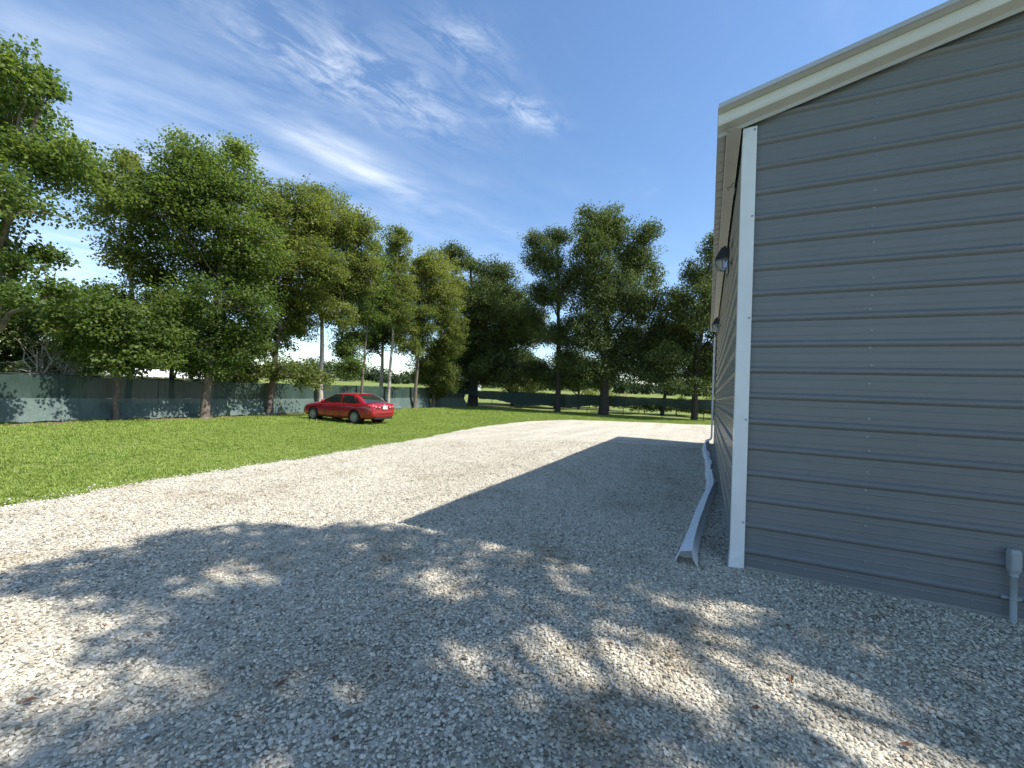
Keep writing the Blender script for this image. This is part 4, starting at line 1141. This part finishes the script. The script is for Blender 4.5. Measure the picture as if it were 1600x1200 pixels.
# lamps, plate, handles, mirrors, seams
for s in (1, -1):
    tl = MB()
    V = []; Fc = []
    path = [(-1.075, .30), (-1.07, .48), (-1.045, .62), (-.985, .74), (-.88, .838), (-.70, .875)]
    for i, (x, y) in enumerate(path):
        h0 = .80 - (.02 if i < 2 else 0) + .012 * i; h1 = .935 + .006 * i if i < 5 else .93
        if i < 2: h1 = .90
        V += [(x, s * y, h0), (x + .012, s * y * .995, h1)]
    for i in range(len(path) - 1): Fc.append((2 * i, 2 * i + 1, 2 * i + 3, 2 * i + 2) if s > 0 else (2 * i, 2 * i + 2, 2 * i + 3, 2 * i + 1))
    o = mesh_obj('tail_light', V, Fc, MAT['red_lens'], car, True); md = o.modifiers.new('t', 'SOLIDIFY'); md.thickness = .03; md.offset = 0
    V = [(x - .018, s * y * 1.004, z) for x, y, z in ((-1.07, .33, .83), (-1.045, .60, .845), (-.97, .75, .862), (-.97, .75, .905), (-1.04, .60, .895), (-1.065, .33, .875))]
    o2 = mesh_obj('lens_glint', V, [(0, 1, 4, 5), (1, 2, 3, 4)] if s < 0 else [(5, 4, 1, 0), (4, 3, 2, 1)], MAT['clear_lens'], o); md = o2.modifiers.new('t', 'SOLIDIFY'); md.thickness = .01  # pale stripe stands in for whitish reflections on the tail light
    V = [(3.60, s * .76, .60), (3.70, s * .62, .56), (3.735, s * .45, .55), (3.70, s * .45, .64), (3.62, s * .62, .68), (3.42, s * .80, .73)]
    o = mesh_obj('headlight', V, [(0, 1, 4, 5), (1, 2, 3, 4)], MAT['clear_lens'], car); md = o.modifiers.new('t', 'SOLIDIFY'); md.thickness = .05; md.offset = 0
    mr_ = MB(); mr_.lathe([(-.09, .0001), (-.085, .05), (-.03, .075), (.05, .07), (.085, .04), (.09, .0001)], 'y', 12); mo = mr_.build('mirror', MAT['paint'], car, True); mo.location = (2.02, s * .98, 1.04); mo.scale = (.8, 1, 1)
    for hx in (.12, 1.12):
        MB().box((hx, s * .905 - .012, .865), (hx + .17, s * .905 + .018, .89)).build('door_handle', MAT['paint'], car)
    for sx_ in (.93, 1.92):
        MB().tube([(sx_, s * .916, .30), (sx_, s * .918, .55), (sx_ - .01, s * .902, .80), (sx_ - .02, s * .875, .93)], .006, 5).build('door_seam', MAT['dark_trim'], car)
    MB().tube([(.36, s * .915, .27), (1.4, s * .916, .255), (2.38, s * .912, .27)], .02, 6).build('rocker_strip', MAT['dark_trim'], car)
pl = MB().box((-1.10, -.155, .755), (-1.075, .155, .90)).build('licence_plate', MAT['plate'], car)
tx = MB()
for k in range(6): 
    if k != 3: tx.box((-1.103, -.12 + k * .042, .80), (-1.101, -.12 + k * .042 + .024, .86))
tx.build('plate_print', MAT['plate_text'], pl)
MB().lathe([(0, .02), (.008, .03), (.008, .045), (0, .05)], 'y', 16).build('badge', MAT['chrome'], car).matrix_local = Matrix.Translation((-1.05, 0, .955)) @ Matrix.Rotation(math.radians(90), 4, 'Z') @ Matrix.Diagonal((1.3, 1, .9, 1))
MB().box((-1.085, -.30, .915), (-1.055, .30, .935)).build('trunk_garnish', MAT['chrome'], car)
bp = MB(); bp.tube([(-.80, -.86, .56), (-1.0, -.76, .56), (-1.075, -.5, .56), (-1.09, 0, .56), (-1.075, .5, .56), (-1.0, .76, .56), (-.80, .86, .56)], .012, 6); bp.build('bumper_crease', MAT['paint'], car, True)
MB().box((-1.03, -.6, .27), (-.85, .6, .40)).build('lower_valance', MAT['dark_trim'], car)


# ------------------------------------------------------------------ scattered geometry: loose gravel and grass
def scatter(name, pts, scl, rot, idx_, protos, label, cat):
    me = bpy.data.meshes.new(name)
    me.vertices.add(len(pts)); me.vertices.foreach_set('co', np.asarray(pts, np.float32).ravel())
    a = me.attributes.new('scl', 'FLOAT_VECTOR', 'POINT'); a.data.foreach_set('vector', np.asarray(scl, np.float32).ravel())
    a = me.attributes.new('rot', 'FLOAT_VECTOR', 'POINT'); a.data.foreach_set('vector', np.asarray(rot, np.float32).ravel())
    a = me.attributes.new('pick', 'INT', 'POINT'); a.data.foreach_set('value', np.asarray(idx_, np.int32))
    o = bpy.data.objects.new(name, me); COL.objects.link(o); tag(o, label, cat, kind='stuff')
    pc = bpy.data.collections.new(name + '_pieces')
    for p in protos: pc.objects.link(p)
    ng = bpy.data.node_groups.new(name, 'GeometryNodeTree')
    ng.interface.new_socket('Geometry', in_out='INPUT', socket_type='NodeSocketGeometry'); ng.interface.new_socket('Geometry', in_out='OUTPUT', socket_type='NodeSocketGeometry')
    gi = ng.nodes.new('NodeGroupInput'); go = ng.nodes.new('NodeGroupOutput')
    ip = ng.nodes.new('GeometryNodeInstanceOnPoints'); ci = ng.nodes.new('GeometryNodeCollectionInfo')
    ci.inputs['Collection'].default_value = pc; ci.inputs['Separate Children'].default_value = True; ci.inputs['Reset Children'].default_value = True
    def na(nm, typ):
        q = ng.nodes.new('GeometryNodeInputNamedAttribute'); q.data_type = typ; q.inputs['Name'].default_value = nm
        return q.outputs['Attribute']
    er = ng.nodes.new('FunctionNodeEulerToRotation')
    l = ng.links.new
    l(gi.outputs[0], ip.inputs['Points']); l(ci.outputs[0], ip.inputs['Instance']); ip.inputs['Pick Instance'].default_value = True
    l(na('pick', 'INT'), ip.inputs['Instance Index']); l(na('rot', 'FLOAT_VECTOR'), er.inputs[0]); l(er.outputs[0], ip.inputs['Rotation']); l(na('scl', 'FLOAT_VECTOR'), ip.inputs['Scale'])
    l(ip.outputs[0], go.inputs[0])
    o.modifiers.new('scatter', 'NODES').node_group = ng
    return o


def proto(name, V, F, mat):
    me = bpy.data.meshes.new(name); me.from_pydata([tuple(map(float, v)) for v in V], [], F); me.update(); me.materials.append(mat)
    return bpy.data.objects.new(name, me)


peb = []
for k in range(6):
    bm = bmesh.new(); bmesh.ops.create_icosphere(bm, subdivisions=1, radius=1.0)
    r2 = np.random.default_rng(200 + k)
    for v in bm.verts: v.co *= float(r2.uniform(.72, 1.18)); v.co.z *= .68; v.co.x *= 1.12
    me = bpy.data.meshes.new('pebble'); bm.to_mesh(me); bm.free(); me.materials.append(MAT['pebble'])
    peb.append(bpy.data.objects.new('pebble', me))
cx_, cy_ = CAM_LOC.x, CAM_LOC.y
P = []
for (d0, d1, den, smin, smax) in ((.6, 3.2, 5600, .0042, .0135), (3.2, 5.5, 3400, .005, .0138), (5.5, 9, 1300, .006, .0145), (9, 14, 380, .008, .016)):
    th0, th1 = math.radians(-25.3 - 64), math.radians(-25.3 + 64)
    nn = int(den * .5 * (d1 * d1 - d0 * d0) * (th1 - th0))
    d = np.sqrt(rng.uniform(d0 * d0, d1 * d1, nn)); th = rng.uniform(th0, th1, nn)
    x = cx_ + np.sin(th) * d; y = cy_ + np.cos(th) * d
    # loose stone is patchy: swept thin in the wheel tracks, thick by the wall
    pat = .5 + .5 * np.sin(x * 1.1 + .8 * np.sin(y * .9)) * np.sin(y * .7 + x * .35 + 1.0)
    keep = rng.uniform(0, 1, nn) < np.clip(.55 + .5 * pat + .35 * (x > -1.5), 0, 1)
    keep &= ((x > gravel_left(y) + .05) | ((x > gravel_left(y) - .4) & (rng.uniform(0, 1, nn) < .12))) & ~((x > -.02) & (x < BW + .05) & (y > -.02) & (y < BL + .05)) & (y < 26)
    x, y = x[keep], y[keep]
    s = smin + (smax - smin) * rng.beta(1.4, 2.6, len(x)) * np.where(rng.uniform(0, 1, len(x)) < .05, 1.7, 1.0)
    P.append(np.stack([x, y, terr(x, y) + .012 + .008 * np.sin(x * 1.7 + y) + s * rng.uniform(.2, .75, len(x)), s], 1))
P = np.concatenate(P); n = len(P)
rot = np.stack([rng.uniform(-.5, .5, n), rng.uniform(-.5, .5, n), rng.uniform(0, 6.28, n)], 1)
sc_ = P[:, 3:4] * np.stack([rng.uniform(.85, 1.3, n), rng.uniform(.75, 1.1, n), rng.uniform(.7, 1.1, n)], 1)
scatter('loose_gravel', P[:, :3], sc_, rot, rng.integers(0, 6, n), peb, 'loose pale limestone pebbles strewn over the drive', 'gravel')

tufts = []
for k in range(5):
    r2 = np.random.default_rng(300 + k); V = []; F = []
    for b_ in range(16):
        a = r2.uniform(0, 6.28); rr = r2.uniform(0, .07) ; bx, by = rr * math.cos(a), rr * math.sin(a)
        h = r2.uniform(.035, .085); w = r2.uniform(.0035, .006); da = r2.uniform(0, 6.28); le = r2.uniform(.1, .75) * h
        ex_, ey_ = math.cos(da) * le, math.sin(da) * le; sx_, sy_ = -math.sin(da) * w, math.cos(da) * w; q = len(V)
        V += [(bx - sx_, by - sy_, -.01), (bx + sx_, by + sy_, -.01), (bx + ex_ * .4 + sx_ * .9, by + ey_ * .4 + sy_ * .9, h * .62), (bx + ex_ * .4 - sx_ * .9, by + ey_ * .4 - sy_ * .9, h * .62), (bx + ex_, by + ey_, h)]
        F += [(q, q + 1, q + 2, q + 3), (q + 3, q + 2, q + 4)]
    tufts.append(proto('grass_tuft', V, F, MAT['grass']))
Q = []
for (x0, x1, y0, y1, den) in ((-12, -7.6, -7, 9, 190), (-17, -12, -7, 9, 110), (-23.2, -17, -7, 9, 75), (-16, -7, 9, 20, 85), (-23.3, -16, 9, 20, 55), (-23.3, 9, 20, 33.6, 34)):
    nn = int((x1 - x0) * (y1 - y0) * den); x = rng.uniform(x0, x1, nn); y = rng.uniform(y0, y1, nn)
    gl = gravel_left(y)
    soil = np.abs(x + .024 * y + 21.95) < .75 + .3 * np.sin(y * 1.3) - .25 * (y > 9)
    keep = (x < gl + .03 + .16 * rng.normal(size=nn) * rng.uniform(0, 1, nn) ** 2) & ~(soil & (rng.uniform(0, 1, nn) < .85))
    x, y = x[keep], y[keep]; Q.append(np.stack([x, y, np.full(len(x), {190: 1.0, 110: 1.2, 75: 1.45, 85: 1.35, 55: 1.6, 34: 2.0}[den])], 1))
Q = np.concatenate(Q); n = len(Q)
gz_ = np.zeros(n)
ix = np.clip(np.searchsorted(gx, Q[:, 0]) - 1, 0, len(gx) - 2); iy = np.clip(np.searchsorted(gy, Q[:, 1]) - 1, 0, len(gy) - 2)
fx_ = (Q[:, 0] - gx[ix]) / (gx[ix + 1] - gx[ix]); fy_ = (Q[:, 1] - gy[iy]) / (gy[iy + 1] - gy[iy])
gz_ = (GZ[ix, iy] * (1 - fx_) + GZ[ix + 1, iy] * fx_) * (1 - fy_) + (GZ[ix, iy + 1] * (1 - fx_) + GZ[ix + 1, iy + 1] * fx_) * fy_
s = Q[:, 2] * rng.uniform(.75, 1.3, n)
scatter('lawn_grass', np.stack([Q[:, 0], Q[:, 1], gz_], 1), np.stack([s, s, s * rng.uniform(.42, .74, n)], 1), np.stack([rng.uniform(-.12, .12, n), rng.uniform(-.12, .12, n), rng.uniform(0, 6.28, n)], 1), rng.integers(0, 5, n), tufts, 'short mown grass of the lawn', 'grass')

# ------------------------------------------------------------------ fallen leaves and a twig on the gravel
FALLEN = [(-3.0,-2.52),(-2.96,-2.69),(-2.83,-2.46),(-2.05,-2.88),(-1.58,-2.94),(-2.91,-3.42),(-5.31,-0.86),(-4.41,-3.07),(-1.7,-2.6),(-1.8,-1.78),(-1.51,-0.55),(-1.49,0.09),(-1.85,0.8),(-0.72,-1.73),(-0.97,-1.12),(0.3,-0.96),(0.01,-1.91),(1.38,-0.6),(0.58,-1.84),(0.22,-1.54)]
V = [(0, 0, .004), (.018, .016, .012), (.036, .010, .016), (.055, 0, .010), (.036, -.012, .014), (.018, -.017, .011), (.028, 0, .003), (-.016, .002, .009)]
F = [(0, 1, 6), (1, 2, 6), (2, 3, 6), (3, 4, 6), (4, 5, 6), (5, 0, 6), (0, 7, 1)]
lm = None
for k, (x, y) in enumerate(FALLEN):
    if lm is None:
        o = mesh_obj('fallen_leaf', V, F, MAT['brown_leaf']); lm = o.data
    else:
        o = bpy.data.objects.new('fallen_leaf', lm); COL.objects.link(o)
    o.location = (x, y, tz(x, y) + .021); o.rotation_euler = (random.uniform(-.2, .2), random.uniform(-.2, .2), random.uniform(0, 6.28)); q = random.uniform(.6, .95); o.scale = (q, q, q)
    tag(o, 'small curled brown leaf lying on the pale gravel', 'leaf', 'fallen leaves on the gravel')
tw = MB(); tx_, ty_ = -2.25, -2.6
tw.tube([(0, 0, .024), (.05, .03, .03), (.07, .10, .026), (.14, .13, .03)], .004, 5); tw.tube([(.07, .10, .026), (.03, .15, .03)], .003, 5)
o = tw.build('twig', MAT['bark_dark']); o.scale = (.6, .6, .6); o.location = (tx_, ty_, tz(tx_, ty_)); tag(o, 'thin crooked dark twig lying on shaded gravel', 'twig')
